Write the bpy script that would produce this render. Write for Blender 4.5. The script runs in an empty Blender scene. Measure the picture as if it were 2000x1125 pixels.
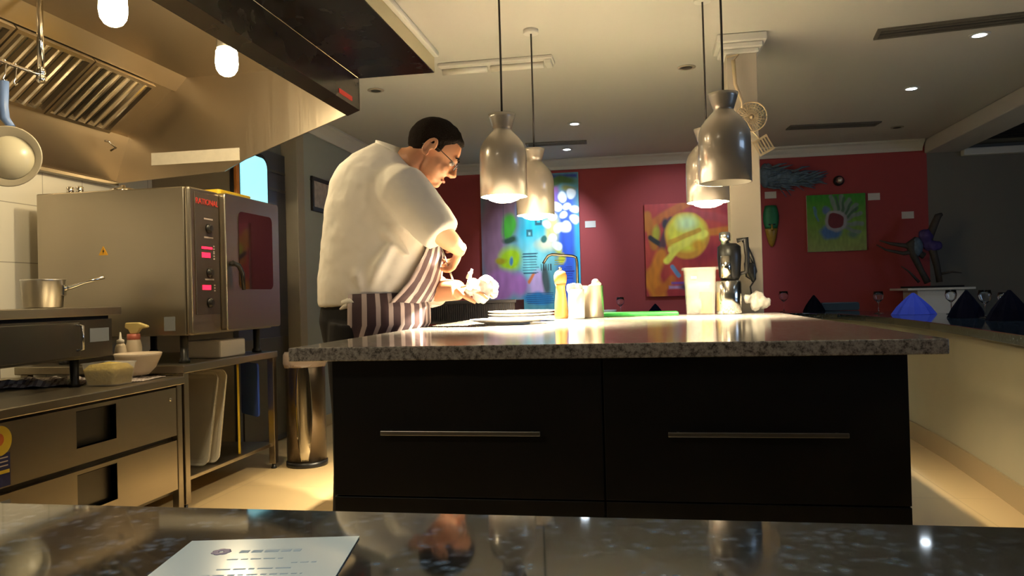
import bpy, bmesh, math, random
from mathutils import Vector, Matrix, noise as mn
random.seed(7)
scene = bpy.context.scene
COL = scene.collection

# ------------------------------------------------------------ camera
F, H, RHO, PSI, PIT = 1500.0, 1.0, 0.0259, math.radians(9.896), math.radians(0.584)
f0 = Vector((-math.sin(PSI), math.cos(PSI), 0)); r0 = Vector((math.cos(PSI), math.sin(PSI), 0)); zz = Vector((0, 0, 1))
fw = math.cos(PIT)*f0 + math.sin(PIT)*zz; u0 = -math.sin(PIT)*f0 + math.cos(PIT)*zz
rt = math.cos(RHO)*r0 - math.sin(RHO)*u0; up = math.sin(RHO)*r0 + math.cos(RHO)*u0
EYE = Vector((0, 0, H))
cd = bpy.data.cameras.new('camera'); cam = bpy.data.objects.new('camera', cd); COL.objects.link(cam)
cd.sensor_width = 36; cd.lens = 27.0; cd.clip_start = 0.02; cd.clip_end = 60
cam.matrix_world = Matrix(((rt.x, up.x, -fw.x, 0), (rt.y, up.y, -fw.y, 0), (rt.z, up.z, -fw.z, H), (0, 0, 0, 1)))
scene.camera = cam
def at(px, py, ax, v):
    """the point of the plane X, Y or Z = v seen at a place of the photograph"""
    d = fw + (px-1000)/F*rt - (py-562.5)/F*up
    i = 'XYZ'.index(ax)
    return EYE + d*((v-EYE[i])/d[i])

# ------------------------------------------------------------ view and world
scene.view_settings.view_transform = 'Standard'; scene.view_settings.look = 'None'
scene.view_settings.gamma = 1; scene.view_settings.exposure = 0.55
scene.view_settings.use_curve_mapping = False
w = bpy.data.worlds.new('world'); scene.world = w; w.use_nodes = True
w.node_tree.nodes['Background'].inputs[0].default_value = (.55, .65, 1, 1)
w.node_tree.nodes['Background'].inputs[1].default_value = .01

# ------------------------------------------------------------ lights of the room and an added menu spot (the lamps' own light is in their builders)
WARM = (1, .79, .46); COOL = (.62, .82, 1)
def lamp(name, kind, loc, energy, color, parent=None, **kw):
    l = bpy.data.lights.new(name, kind); l.energy = energy; l.color = color
    for k, v in kw.items(): setattr(l, k, v)
    o = bpy.data.objects.new(name, l); COL.objects.link(o)
    if parent: o.parent = parent; o.location = Vector(loc)-parent.location
    else: o.location = loc
    return o
lamp('kitchen_ceiling_light', 'AREA', (-1.7, .2, 2.33), 8, (1, .86, .62), shape='RECTANGLE', size=1.2, size_y=.3)
lamp('dining_light', 'AREA', (2.9, 2.2, 2.33), 9, (.55, .75, 1), shape='RECTANGLE', size=.6, size_y=.6)
wl_ = lamp('window_daylight', 'AREA', (6.04, 1.4, 1.5), 26, (.45, .66, 1), shape='RECTANGLE', size=2.4, size_y=1.2)
wl_.rotation_euler = (math.radians(90), 0, math.radians(90))
cl_ = lamp('menu_fill_spot', 'SPOT', (-.1, -.5, 2.34), 42, (.70, .88, 1), spot_size=math.radians(40), spot_blend=.6, shadow_soft_size=.03)  # added spot out of view, brightens the menu sheet on the counter
cl_.rotation_euler = (Vector((-.33, .45, .8))-Vector((-.1, -.5, 2.34))).to_track_quat('-Z', 'Y').to_euler()

# ------------------------------------------------------------ materials
def nodes(name):
    m = bpy.data.materials.new(name); m.use_nodes = True
    return m, m.node_tree, m.node_tree.nodes['Principled BSDF']
def link(t, a, b): t.links.new(a, b)
def mat(name, col, rough=.5, metal=0, bump=0, bscale=60, var=0, vscale=8, **kw):
    m, t, p = nodes(name)
    p.inputs['Base Color'].default_value = (*col, 1); p.inputs['Roughness'].default_value = rough; p.inputs['Metallic'].default_value = metal
    for k, v in kw.items(): p.inputs[k.replace('_', ' ')].default_value = v
    tc = t.nodes.new('ShaderNodeTexCoord')
    if var:
        n = t.nodes.new('ShaderNodeTexNoise'); n.inputs['Scale'].default_value = vscale; n.inputs['Detail'].default_value = 5
        link(t, tc.outputs['Object'], n.inputs['Vector'])
        mx = t.nodes.new('ShaderNodeMixRGB'); mx.blend_type = 'MULTIPLY'; mx.inputs[1].default_value = (*col, 1)
        r = t.nodes.new('ShaderNodeMapRange'); r.inputs[3].default_value = 1-var; r.inputs[4].default_value = 1+var*.6
        link(t, n.outputs[0], r.inputs[0]); mx.inputs[0].default_value = 1
        link(t, r.outputs[0], mx.inputs[2]); link(t, mx.outputs[0], p.inputs['Base Color'])
    if bump:
        n = t.nodes.new('ShaderNodeTexNoise'); n.inputs['Scale'].default_value = bscale; n.inputs['Detail'].default_value = 4
        link(t, tc.outputs['Object'], n.inputs['Vector'])
        b = t.nodes.new('ShaderNodeBump'); b.inputs['Strength'].default_value = bump; b.inputs['Distance'].default_value = .01
        link(t, n.outputs[0], b.inputs['Height']); link(t, b.outputs[0], p.inputs['Normal'])
    return m
def emis(name, col, s):
    m = bpy.data.materials.new(name); m.use_nodes = True; t = m.node_tree
    p = t.nodes['Principled BSDF']; p.inputs['Base Color'].default_value = (*col, 1)
    p.inputs['Emission Color'].default_value = (*col, 1); p.inputs['Emission Strength'].default_value = s
    return m
def steel(name, col, rough=.3, stretch=(1, 1, 60), k=.12):
    """brushed stainless steel: stretched noise in roughness and bump"""
    m, t, p = nodes(name)
    p.inputs['Metallic'].default_value = 1; p.inputs['Base Color'].default_value = (*col, 1)
    tc = t.nodes.new('ShaderNodeTexCoord'); mp = t.nodes.new('ShaderNodeMapping'); mp.inputs['Scale'].default_value = stretch
    n = t.nodes.new('ShaderNodeTexNoise'); n.inputs['Scale'].default_value = 3; n.inputs['Detail'].default_value = 4
    link(t, tc.outputs['Object'], mp.inputs[0]); link(t, mp.outputs[0], n.inputs['Vector'])
    r = t.nodes.new('ShaderNodeMapRange'); r.inputs[3].default_value = rough-k/2; r.inputs[4].default_value = rough+k
    link(t, n.outputs[0], r.inputs[0]); link(t, r.outputs[0], p.inputs['Roughness'])
    n2 = t.nodes.new('ShaderNodeTexNoise'); n2.inputs['Scale'].default_value = 1.3; link(t, tc.outputs['Object'], n2.inputs['Vector'])
    b = t.nodes.new('ShaderNodeBump'); b.inputs['Strength'].default_value = .12; b.inputs['Distance'].default_value = .05
    link(t, n2.outputs[0], b.inputs['Height']); link(t, b.outputs[0], p.inputs['Normal'])
    return m
def granite(name, cols, scale, rough, fleck=None, spec=.5, coat=0):
    m, t, p = nodes(name)
    tc = t.nodes.new('ShaderNodeTexCoord')
    n = t.nodes.new('ShaderNodeTexNoise'); n.inputs['Scale'].default_value = scale; n.inputs['Detail'].default_value = 6; n.inputs['Roughness'].default_value = .75
    link(t, tc.outputs['Object'], n.inputs['Vector'])
    cr = t.nodes.new('ShaderNodeValToRGB'); e = cr.color_ramp.elements
    while len(e) < len(cols): e.new(.5)
    for i, (pos, c) in enumerate(cols): e[i].position = pos; e[i].color = (*c, 1)
    link(t, n.outputs[0], cr.inputs[0]); out = cr.outputs[0]
    if fleck:
        v = t.nodes.new('ShaderNodeTexVoronoi'); v.inputs['Scale'].default_value = fleck[0]; link(t, tc.outputs['Object'], v.inputs['Vector'])
        n3 = t.nodes.new('ShaderNodeTexNoise'); n3.inputs['Scale'].default_value = fleck[0]*.5; link(t, tc.outputs['Object'], n3.inputs['Vector'])
        r3 = t.nodes.new('ShaderNodeMapRange'); r3.inputs[1].default_value = .45; r3.inputs[2].default_value = .62; link(t, n3.outputs[0], r3.inputs[0])
        lt = t.nodes.new('ShaderNodeMapRange'); lt.inputs[1].default_value = fleck[2]; lt.inputs[2].default_value = fleck[2]*.3; link(t, v.outputs['Distance'], lt.inputs[0])
        mu = t.nodes.new('ShaderNodeMath'); mu.operation = 'MULTIPLY'; link(t, lt.outputs[0], mu.inputs[0]); link(t, r3.outputs[0], mu.inputs[1])
        mx = t.nodes.new('ShaderNodeMixRGB'); link(t, mu.outputs[0], mx.inputs[0]); link(t, out, mx.inputs[1]); mx.inputs[2].default_value = (*fleck[1], 1); out = mx.outputs[0]
    link(t, out, p.inputs['Base Color']); p.inputs['Roughness'].default_value = rough
    p.inputs['Specular IOR Level'].default_value = spec; p.inputs['Coat Weight'].default_value = coat; p.inputs['Coat Roughness'].default_value = rough*.6
    return m
def stripes(name, a, b, n, duty=.45, rough=.85):
    m, t, p = nodes(name)
    tc = t.nodes.new('ShaderNodeTexCoord'); s = t.nodes.new('ShaderNodeSeparateXYZ'); link(t, tc.outputs['UV'], s.inputs[0])
    mu = t.nodes.new('ShaderNodeMath'); mu.operation = 'MULTIPLY'; mu.inputs[1].default_value = n; link(t, s.outputs[0], mu.inputs[0])
    fr = t.nodes.new('ShaderNodeMath'); fr.operation = 'FRACT'; link(t, mu.outputs[0], fr.inputs[0])
    lt = t.nodes.new('ShaderNodeMath'); lt.operation = 'LESS_THAN'; lt.inputs[1].default_value = duty; link(t, fr.outputs[0], lt.inputs[0])
    mx = t.nodes.new('ShaderNodeMixRGB'); mx.inputs[1].default_value = (*a, 1); mx.inputs[2].default_value = (*b, 1)
    link(t, lt.outputs[0], mx.inputs[0]); link(t, mx.outputs[0], p.inputs['Base Color']); p.inputs['Roughness'].default_value = rough
    return m
def tiles(name, col, grout, sx, sy, rough, axes='XY', off=0, mortar=.004, var=.06):
    m, t, p = nodes(name)
    tc = t.nodes.new('ShaderNodeTexCoord'); s = t.nodes.new('ShaderNodeSeparateXYZ'); c = t.nodes.new('ShaderNodeCombineXYZ')
    link(t, tc.outputs['Object'], s.inputs[0]); link(t, s.outputs[axes[0]], c.inputs[0]); link(t, s.outputs[axes[1]], c.inputs[1])
    br = t.nodes.new('ShaderNodeTexBrick'); br.offset = off; br.inputs['Scale'].default_value = 1
    br.inputs['Brick Width'].default_value = sx; br.inputs['Row Height'].default_value = sy; br.inputs['Mortar Size'].default_value = mortar
    br.inputs['Color1'].default_value = (*col, 1); br.inputs['Color2'].default_value = (*[x*(1-var) for x in col], 1); br.inputs['Mortar'].default_value = (*grout, 1)
    link(t, c.outputs[0], br.inputs['Vector']); link(t, br.outputs[0], p.inputs['Base Color']); p.inputs['Roughness'].default_value = rough
    return m
def paintmat():
    m, t, p = nodes('painted_canvas'); a = t.nodes.new('ShaderNodeAttribute'); a.attribute_name = 'Col'
    link(t, a.outputs['Color'], p.inputs['Base Color']); p.inputs['Roughness'].default_value = .55
    return m
def glassmat(name, col=(1, 1, 1), rough=.02, alpha=None):
    m, t, p = nodes(name); p.inputs['Base Color'].default_value = (*col, 1); p.inputs['Roughness'].default_value = rough
    p.inputs['Transmission Weight'].default_value = 1; p.inputs['IOR'].default_value = 1.45
    return m

M = dict(
    steel=steel('brushed_steel', (.42, .375, .30), .30), steelv=steel('brushed_steel_hood', (.56, .48, .37), .30, (40, 40, 1)),
    steel_dark=steel('dark_steel', (.15, .14, .12), .33), steelp=mat('polished_steel', (.66, .62, .55), .14, 1),
    frontsteel=steel('hood_front_steel', (.17, .155, .145), .26, (1, 1, 1), .05),
    chrome=mat('chrome', (.8, .78, .74), .1, 1), aluminium=mat('brushed_aluminium', (.62, .60, .56), .3, 1),
    black=mat('black_laminate', (.0035, .003, .003), .42), blackp=mat('black_plastic', (.012, .012, .012), .35), rubber=mat('black_rubber', (.01, .01, .01), .8),
    void=mat('dark_opening', (.004, .004, .004), .9),
    ceil=mat('ceiling_plaster', (.54, .52, .47), .9, bump=.05, bscale=40), white=mat('white_plaster', (.62, .60, .55), .7), cornice=mat('cornice_plaster', (.66, .64, .58), .7),
    red=mat('red_wall_paint', (.32, .045, .045), .75, var=.12, vscale=2, bump=.05), grey=mat('grey_wall_paint', (.28, .30, .28), .85, var=.06, vscale=3),
    dgrey=mat('olive_grey_wall_paint', (.17, .165, .14), .9, var=.06, vscale=3), beige=mat('cream_panel_paint', (.47, .42, .27), .7, var=.06, vscale=4),
    post=mat('brown_door_post', (.26, .22, .16), .6), colp=mat('column_paint', (.44, .39, .31), .8, var=.05, vscale=5),
    floor=tiles('floor_tiles', (.62, .46, .24), (.52, .38, .20), .6, .6, .42), skirt=mat('skirting_tile', (.40, .30, .16), .45),
    tile=tiles('white_wall_tiles', (.88, .85, .74), (.46, .43, .36), .3, .31, .25, 'YZ', mortar=.0025, var=.02),
    slab=granite('grey_speckled_granite', [(.30, (.03, .027, .025)), (.42, (.16, .145, .13)), (.50, (.36, .33, .30)), (.62, (.55, .52, .47)), (.75, (.12, .11, .10))], 60, .10, spec=1.0),
    bar=granite('dark_green_granite', [(.25, (.004, .005, .005)), (.5, (.012, .015, .015)), (.75, (.035, .042, .042))], 30, .05, (90, (.09, .12, .15), .6), spec=1.0),
    shade=mat('pearl_shade_enamel', (.36, .32, .27), .28, .35, Coat_Weight=1.0, Coat_Roughness=.04), shade_in=mat('white_shade_inside', (.9, .88, .8), .5),
    cord=mat('black_cord', (.02, .015, .012), .6), bulb=emis('glowing_heat_bulb', (1, .86, .55), 30), bulb_off=mat('unlit_bulb', (.35, .28, .2), .4),
    hoodbulb=emis('glowing_hood_lamp_glass', (1, .86, .58), 26), led=emis('cool_led', (.75, .88, 1), 22), led_off=mat('unlit_downlight', (.30, .26, .2), .5),
    diffuser=mat('light_diffuser', (.80, .77, .68), .4), vent=mat('grey_vent', (.10, .09, .07), .6), ventd=mat('dark_vent_slot', (.02, .018, .015), .8),
    jacket=mat('white_jacket_cloth', (.82, .77, .69), .9, bump=.25, bscale=9), trousers=mat('black_trouser_cloth', (.006, .005, .006), .9),
    apron=stripes('striped_apron_cloth', (.050, .026, .032), (.42, .34, .33), 15, .36), skin=mat('skin', (.50, .24, .13), .55, var=.12, vscale=14, Subsurface_Weight=.08, Subsurface_Radius=(.02, .008, .004)),
    hair=mat('dark_brown_hair', (.010, .006, .004), 1.0, Specular_IOR_Level=.1, bump=.8, bscale=180), spect=mat('spectacle_frame', (.02, .012, .008), .3), lens=glassmat('spectacle_lens'),
    eye=mat('eye_white', (.7, .66, .6), .2), iris=mat('brown_iris', (.03, .015, .008), .2), lip=mat('lip_skin', (.42, .14, .10), .5),
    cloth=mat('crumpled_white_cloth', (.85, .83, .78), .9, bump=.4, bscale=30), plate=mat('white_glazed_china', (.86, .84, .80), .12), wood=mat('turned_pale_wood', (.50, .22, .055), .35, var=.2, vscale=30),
    bowl=mat('cream_bowl', (.66, .55, .42), .3), green=mat('green_cutting_board', (.03, .32, .05), .5), yellow=mat('yellow_cutting_board', (.62, .42, .02), .5), blue=mat('blue_cutting_board', (.015, .06, .42), .5),
    polyc=mat('cloudy_polycarbonate', (.72, .68, .58), .25, Alpha=.6), clearp=mat('clear_plastic', (.85, .84, .80), .12, Alpha=.28), traywhite=mat('white_plastic_tray', (.78, .72, .60), .4),
    food=mat('yellow_chopped_food', (.60, .44, .08), .7, bump=.8, bscale=60, var=.3, vscale=40), towel=stripes('striped_tea_towel', (.32, .26, .27), (.68, .62, .60), 16, .6),
    label=mat('paper_label', (.70, .66, .56), .7, var=.15, vscale=25), lblue=mat('grey_blue_label', (.20, .22, .24), .6), navy=mat('navy_sticker', (.01, .015, .10), .5), stick_y=mat('yellow_sticker', (.62, .45, .03), .5), stick_r=mat('orange_sticker_mark', (.5, .12, .02), .5),
    panblue=mat('blue_handle_plastic', (.12, .20, .42), .4), paninside=mat('cream_pan_enamel', (.70, .64, .46), .3), panrim=mat('worn_pan_base', (.42, .37, .27), .4),
    cyan=emis('bright_cyan_pane', (.32, .75, .85), .85), orange=mat('orange_door_edge', (.55, .20, .03), .5), doorsteel=mat('dark_door_steel', (.10, .105, .13), .3, .8),
    ovenpanel=mat('dark_control_panel', (.075, .06, .05), .35, .3), ovenglass=mat('dark_oven_glass', (.02, .006, .005), .05, Coat_Weight=1.0), redled=emis('red_display', (1, .015, .05), 1.6), redtxt=mat('red_print', (.55, .04, .03), .5), palemark=mat('pale_print', (.5, .42, .38), .6),
    warn=mat('warning_sticker', (.75, .38, .02), .5), frame=mat('dark_picture_frame', (.02, .014, .01), .4), print=mat('faded_print', (.42, .36, .33), .5, var=.7, vscale=22),
    canvas=paintmat(), menu=mat('laminated_white_sheet', (.62, .74, .74), .16, Coat_Weight=1.0, Coat_Roughness=.05), ink=mat('faded_grey_ink', (.30, .38, .42), .6), inkp=mat('purple_grey_ink', (.26, .20, .27), .6),
    crate=mat('black_ribbed_plastic', (.012, .012, .016), .3), napkin_b=mat('blue_napkin', (.02, .04, .38), .8), napkin_d=mat('dark_navy_napkin', (.002, .0022, .006), 1.0, Specular_IOR_Level=.05),
    glass=glassmat('clear_glass'), drift=mat('blue_grey_driftwood', (.11, .17, .23), .6, var=.7, vscale=30), driftb=mat('dark_brown_driftwood', (.06, .05, .04), .7, var=.5, vscale=20), purple=mat('purple_cloth', (.05, .03, .16), .7),
    mgreen=mat('green_paint', (.01, .16, .05), .5, var=.3, vscale=20), mgold=mat('gold_paint', (.35, .20, .02), .4, var=.3, vscale=30), dusk=emis('dusk_window_glass', (.25, .40, .75), .6), retn=mat('beige_wall_lining', (.34, .29, .21), .45), binb=steel('brown_bin_steel', (.20, .16, .12), .3, (40, 40, 1)), binw=mat('bin_bag_film', (.42, .34, .30), .35), spatm=mat('worn_metal_utensil', (.62, .50, .33), .4, .6),
    tabletm=mat('dark_teal_case', (.02, .04, .05), .4), screen=mat('grey_mesh', (.2, .2, .2), .5), spray=mat('spray_head_plastic', (.62, .50, .20), .5), bottle=mat('milky_bottle', (.52, .44, .32), .4), bottle_r=mat('red_cap_band', (.45, .12, .08), .5),
)

# ------------------------------------------------------------ builders
def inv(parent): return parent.matrix_world.inverted() if parent else Matrix.Identity(4)
ROOTM = {}
def thing(name, label, cat, loc=(0, 0, 0), rotz=0, group=None):
    o = bpy.data.objects.new(name, None); COL.objects.link(o); o.empty_display_size = .05
    o.location = loc; o.rotation_euler = (0, 0, rotz); o['label'] = label; o['category'] = cat
    if group: o['group'] = group
    ROOTM[o.name] = Matrix.Translation(Vector(loc)) @ Matrix.Rotation(rotz, 4, 'Z')
    return o
def tag(o, label, cat, group=None, kind=None):
    o['label'] = label; o['category'] = cat
    if group: o['group'] = group
    if kind: o['kind'] = kind
    return o
class MB:
    def __init__(s): s.v = []; s.f = []; s.uv = []; s.sm = []
    def add(s, vs, fs, uvs=None, smooth=False):
        n = len(s.v); s.v += [Vector(v) for v in vs]
        for i, f in enumerate(fs):
            s.f.append([a+n for a in f]); s.uv.append(uvs[i] if uvs else [(0, 0)]*len(f)); s.sm.append(smooth)
        return s
    def box(s, x0, x1, y0, y1, z0, z1, mtx=None):
        vs = [Vector((x, y, z)) for z in (z0, z1) for y in (y0, y1) for x in (x0, x1)]
        if mtx: vs = [mtx @ v for v in vs]
        return s.add(vs, [(0, 2, 3, 1), (4, 5, 7, 6), (0, 1, 5, 4), (2, 6, 7, 3), (0, 4, 6, 2), (1, 3, 7, 5)])
    def loft(s, rings, closed=True, caps=True, smooth=True, uvs=True):
        n = len(rings[0]); vs = [p for r in rings for p in r]; fs = []; us = []
        m = n if closed else n-1
        for i in range(len(rings)-1):
            for j in range(m):
                k = (j+1) % n; fs.append((i*n+j, i*n+k, (i+1)*n+k, (i+1)*n+j))
                us.append([(j/m, i/(len(rings)-1)), ((j+1)/m, i/(len(rings)-1)), ((j+1)/m, (i+1)/(len(rings)-1)), (j/m, (i+1)/(len(rings)-1))])
        s.add(vs, fs, us, smooth)
        if caps and closed:
            s.add(rings[0], [tuple(range(n))[::-1]]); s.add(rings[-1], [tuple(range(n))])
        return s
    def tube(s, pts, rad, seg=12, caps=True):
        pts = [Vector(p) for p in pts]; n = len(pts); rad = rad if isinstance(rad, (list, tuple)) else [rad]*n
        rings = []; nrm = None
        for i in range(n):
            t = (pts[min(i+1, n-1)]-pts[max(i-1, 0)]).normalized()
            if nrm is None: nrm = t.orthogonal().normalized()
            nrm = (nrm - t*nrm.dot(t)).normalized(); b = t.cross(nrm)
            rings.append([pts[i]+rad[i]*(math.cos(a)*nrm+math.sin(a)*b) for a in [2*math.pi*k/seg for k in range(seg)]])
        return s.loft(rings, caps=caps)
    def lathe(s, prof, c=(0, 0, 0), seg=32, caps=True, mtx=None, ax=(1, 1)):
        c = Vector(c); rings = [[Vector((r*ax[0]*math.cos(a), r*ax[1]*math.sin(a), z)) for a in [2*math.pi*k/seg for k in range(seg)]] for r, z in prof]
        rings = [[(mtx @ p if mtx else p)+c for p in r] for r in rings]
        return s.loft(rings, caps=caps)
    def ell(s, c, r, mtx=None, seg=20, rn=12):
        c = Vector(c); rings = []
        for i in range(rn+1):
            th = math.pi*max(.02, min(.98, i/rn)) if i in (0, rn) else math.pi*i/rn
            rings.append([Vector((r[0]*math.sin(th)*math.cos(a), r[1]*math.sin(th)*math.sin(a), -r[2]*math.cos(th))) for a in [2*math.pi*k/seg for k in range(seg)]])
        return s.loft([[(mtx @ p if mtx else p)+c for p in q] for q in rings])
    def prism(s, poly, ax, a, b):
        """poly: 2D points in the two other axes, in order; extruded along ax from a to b"""
        def P(p, d): return Vector({'X': (d, p[0], p[1]), 'Y': (p[0], d, p[1]), 'Z': (p[0], p[1], d)}[ax])
        n = len(poly); s.add([P(p, a) for p in poly]+[P(p, b) for p in poly], [tuple(range(n))[::-1], tuple(range(n, 2*n))]+[(i, (i+1) % n, n+(i+1) % n, n+i) for i in range(n)])
        return s
    def build(s, name, m, parent=None, bevel=0, seg=2, remesh=0, smooth_it=0, weld=True, solid=0, origin=None, displace=None):
        me = bpy.data.meshes.new(name)
        rm = None
        if parent:
            rm = ROOTM[parent.name]; im = rm.inverted(); vs = [im @ v for v in s.v]; off = Vector()
        else:
            xs = [v.x for v in s.v]; ys = [v.y for v in s.v]; zs = [v.z for v in s.v]
            off = Vector(origin) if origin else Vector(((min(xs)+max(xs))/2, (min(ys)+max(ys))/2, min(zs)))
            vs = [v-off for v in s.v]
        me.from_pydata(vs, [], s.f)
        uvl = me.uv_layers.new(name='UVMap'); k = 0
        for i, poly in enumerate(me.polygons):
            poly.use_smooth = s.sm[i]
            for j in range(len(s.f[i])): uvl.data[k].uv = s.uv[i][j]; k += 1
        bm = bmesh.new(); bm.from_mesh(me)
        if weld: bmesh.ops.remove_doubles(bm, verts=bm.verts, dist=1e-5)
        bmesh.ops.recalc_face_normals(bm, faces=bm.faces); bm.to_mesh(me); bm.free()
        me.materials.append(m if not isinstance(m, str) else M[m])
        o = bpy.data.objects.new(name, me); COL.objects.link(o)
        if parent: o.parent = parent; ROOTM[o.name] = rm
        else: o.location = off; ROOTM[o.name] = Matrix.Translation(off)
        if solid: md = o.modifiers.new('s', 'SOLIDIFY'); md.thickness = solid; md.offset = 0
        if remesh:
            md = o.modifiers.new('r', 'REMESH'); md.mode = 'VOXEL'; md.voxel_size = remesh; md.use_smooth_shade = True
            if smooth_it: md = o.modifiers.new('sm', 'SMOOTH'); md.factor = .5; md.iterations = smooth_it
        if displace:
            tx = bpy.data.textures.new(name, 'CLOUDS'); tx.noise_scale = displace[1]
            md = o.modifiers.new('d', 'DISPLACE'); md.texture = tx; md.strength = displace[0]; md.mid_level = .5
        if bevel: md = o.modifiers.new('b', 'BEVEL'); md.width = bevel; md.segments = seg; md.limit_method = 'ANGLE'; md.angle_limit = .7
        return o
def struct(name, mb, m, **kw):
    o = mb.build(name, m, **kw); o['kind'] = 'structure'; return o
def copy_tree(o, parent=None):
    c = o.copy(); COL.objects.link(c)
    if parent: c.parent = parent
    ROOTM[c.name] = Matrix.Identity(4)
    for ch in list(o.children): copy_tree(ch, c)
    return c
def rrect(x0, x1, z0, z1, r, n=5, corners=(1, 1, 1, 1)):
    pts = []
    for (cx, cz, a0, on) in ((x1-r, z1-r, 0, corners[0]), (x0+r, z1-r, 90, corners[1]), (x0+r, z0+r, 180, corners[2]), (x1-r, z0+r, 270, corners[3])):
        if on: pts += [(cx+r*math.cos(math.radians(a0+90*k/n)), cz+r*math.sin(math.radians(a0+90*k/n))) for k in range(n+1)]
        else: pts.append({0: (x1, z1), 90: (x0, z1), 180: (x0, z0), 270: (x1, z0)}[a0])
    return pts
def lerp(a, b, t): return a+(b-a)*t

# ============================================================ THE ROOM
CZ = 2.40; WX = -2.54; KX = -3.22; YB = 7.98
struct('floor', MB().box(-3.4, 6.2, -1.6, 8.2, -.06, 0), 'floor')
struct('ceiling', MB().box(-3.4, 6.2, -1.6, 8.2, CZ, CZ+.06), 'ceil')
struct('wall_back', MB().box(WX-.1, 2.70, YB, YB+.1, 0, CZ), 'red')
struct('wall_back_right', MB().box(2.70, 6.2, YB, YB+.1, 0, CZ), 'dgrey')
struct('wall_right', MB().box(6.1, 6.2, -1.6, YB, 0, CZ), 'dgrey')
struct('wall_front', MB().box(-3.4, 6.2, -1.7, -1.6, 0, CZ), 'dgrey')
struct('wall_left_kitchen', MB().box(KX-.1, KX, -1.6, 4.75, 0, CZ), 'tile')
struct('wall_kitchen_return', MB().box(KX, -2.66, 4.62, 4.75, 0, CZ), 'retn')
struct('wall_left', MB().box(WX-.12, WX, 5.46, YB, 0, CZ), 'grey')
struct('wall_left_doorway', MB().box(-2.80, -2.66, 4.76, 5.46, 0, CZ), 'dgrey')
struct('trim_1', MB().box(-2.66, WX+.012, 5.34, 5.46, 0, CZ), 'post', bevel=.006)
# cornices (cove profile)
def cornice(name, pts, inward):
    mb = MB(); prof = [(0, 0), (0, -.10), (.015, -.10), (.03, -.07), (.07, -.03), (.10, -.015), (.10, 0)]
    rings = []
    for i, p in enumerate(pts):
        n = inward[i]; rings.append([Vector((p[0]+n[0]*a, p[1]+n[1]*a, CZ-.001+b)) for a, b in prof])
    mb.loft(rings, closed=True, smooth=False); return struct(name, mb, 'cornice')
cornice('trim_2', [(WX, 5.48), (WX, YB), (2.66, YB)], [(1, 0), (1, -1), (0, -1)])
struct('baseboard_left', MB().box(WX, WX+.014, 5.48, YB-.01, 0, .09), 'skirt', bevel=.003)
struct('baseboard_back', MB().box(WX+.02, 2.68, YB-.014, YB, 0, .09), 'skirt', bevel=.003)
# dropped beam along the dining side, cornice band under it
struct('trim_3', MB().box(2.68, 3.0, .5, YB, 2.27, CZ), 'ceil', bevel=.01)
struct('trim_4', MB().box(3.0, 6.1, YB-.09, YB, 2.22, 2.29), 'cornice', bevel=.01)
struct('trim_5', MB().box(3.0, 6.1, .5, YB, 2.33, CZ), 'dgrey')
vt = thing('ceiling_vent', 'long black ceiling slot above the dark olive wall at the far right', 'vent', (3.35, 7.3, 2.32))
MB().box(3.05, 4.6, 7.0, 7.6, 2.31, 2.329).build('vent_frame', 'void', vt)
for k in range(4): MB().box(3.08, 4.57, 7.08+k*.13, 7.11+k*.13, 2.303, 2.312).build('blade', 'void', vt)

win = struct('window_1', MB().box(6.075, 6.10, .1, 2.7, .85, 2.15), 'white', bevel=.004)
MB().box(6.068, 6.075, .16, 2.64, .91, 2.09).build('window_pane', 'dusk', win)
# column with capital
cx0, cx1, cy0, cy1 = .470, .632, 4.37, 4.53
col = MB().box(cx0, cx1, cy0, cy1, 0, CZ-.10)
column = struct('column', col, 'colp', bevel=.004)
cap = MB()
for k, (e, z0, z1) in enumerate([(.012, CZ-.10, CZ-.075), (.03, CZ-.075, CZ-.045), (.05, CZ-.045, CZ-.001)]): cap.box(cx0-e, cx1+e, cy0-e, cy1+e, z0, z1)
struct('trim_6', cap, 'cornice', bevel=.006)

# ------------------------------------------------------------ swing door in the kitchen corner
door = struct('door_1', MB().box(-2.655, -2.62, 4.62, 5.33, .01, 2.08), 'doorsteel', bevel=.004)
y0 = at(468, 320, 'X', -2.61).y; y1 = at(519, 330, 'X', -2.61).y
MB().prism(rrect(y0-.025, y1+.025, 1.40, 2.03, .09), 'X', -2.621, -2.609).build('window_gasket', 'rubber', door)
pn = MB().prism(rrect(y0, y1, 1.43, 2.0, .07), 'X', -2.609, -2.600).build('window_pane', 'cyan', door)
MB().box(-2.622, -2.60, 4.56+.045, 4.64, 1.3, 2.06).build('edge_strip', 'orange', door, bevel=.003)
MB().box(-2.622, -2.612, 4.66, 5.31, .05, .75).build('kick_plate', 'steel_dark', door, bevel=.002)
for z in (1.93, 1.80): MB().box(-2.622, -2.610, 5.02, 5.31, z, z+.018).build('rail', 'steel_dark', door)

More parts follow.
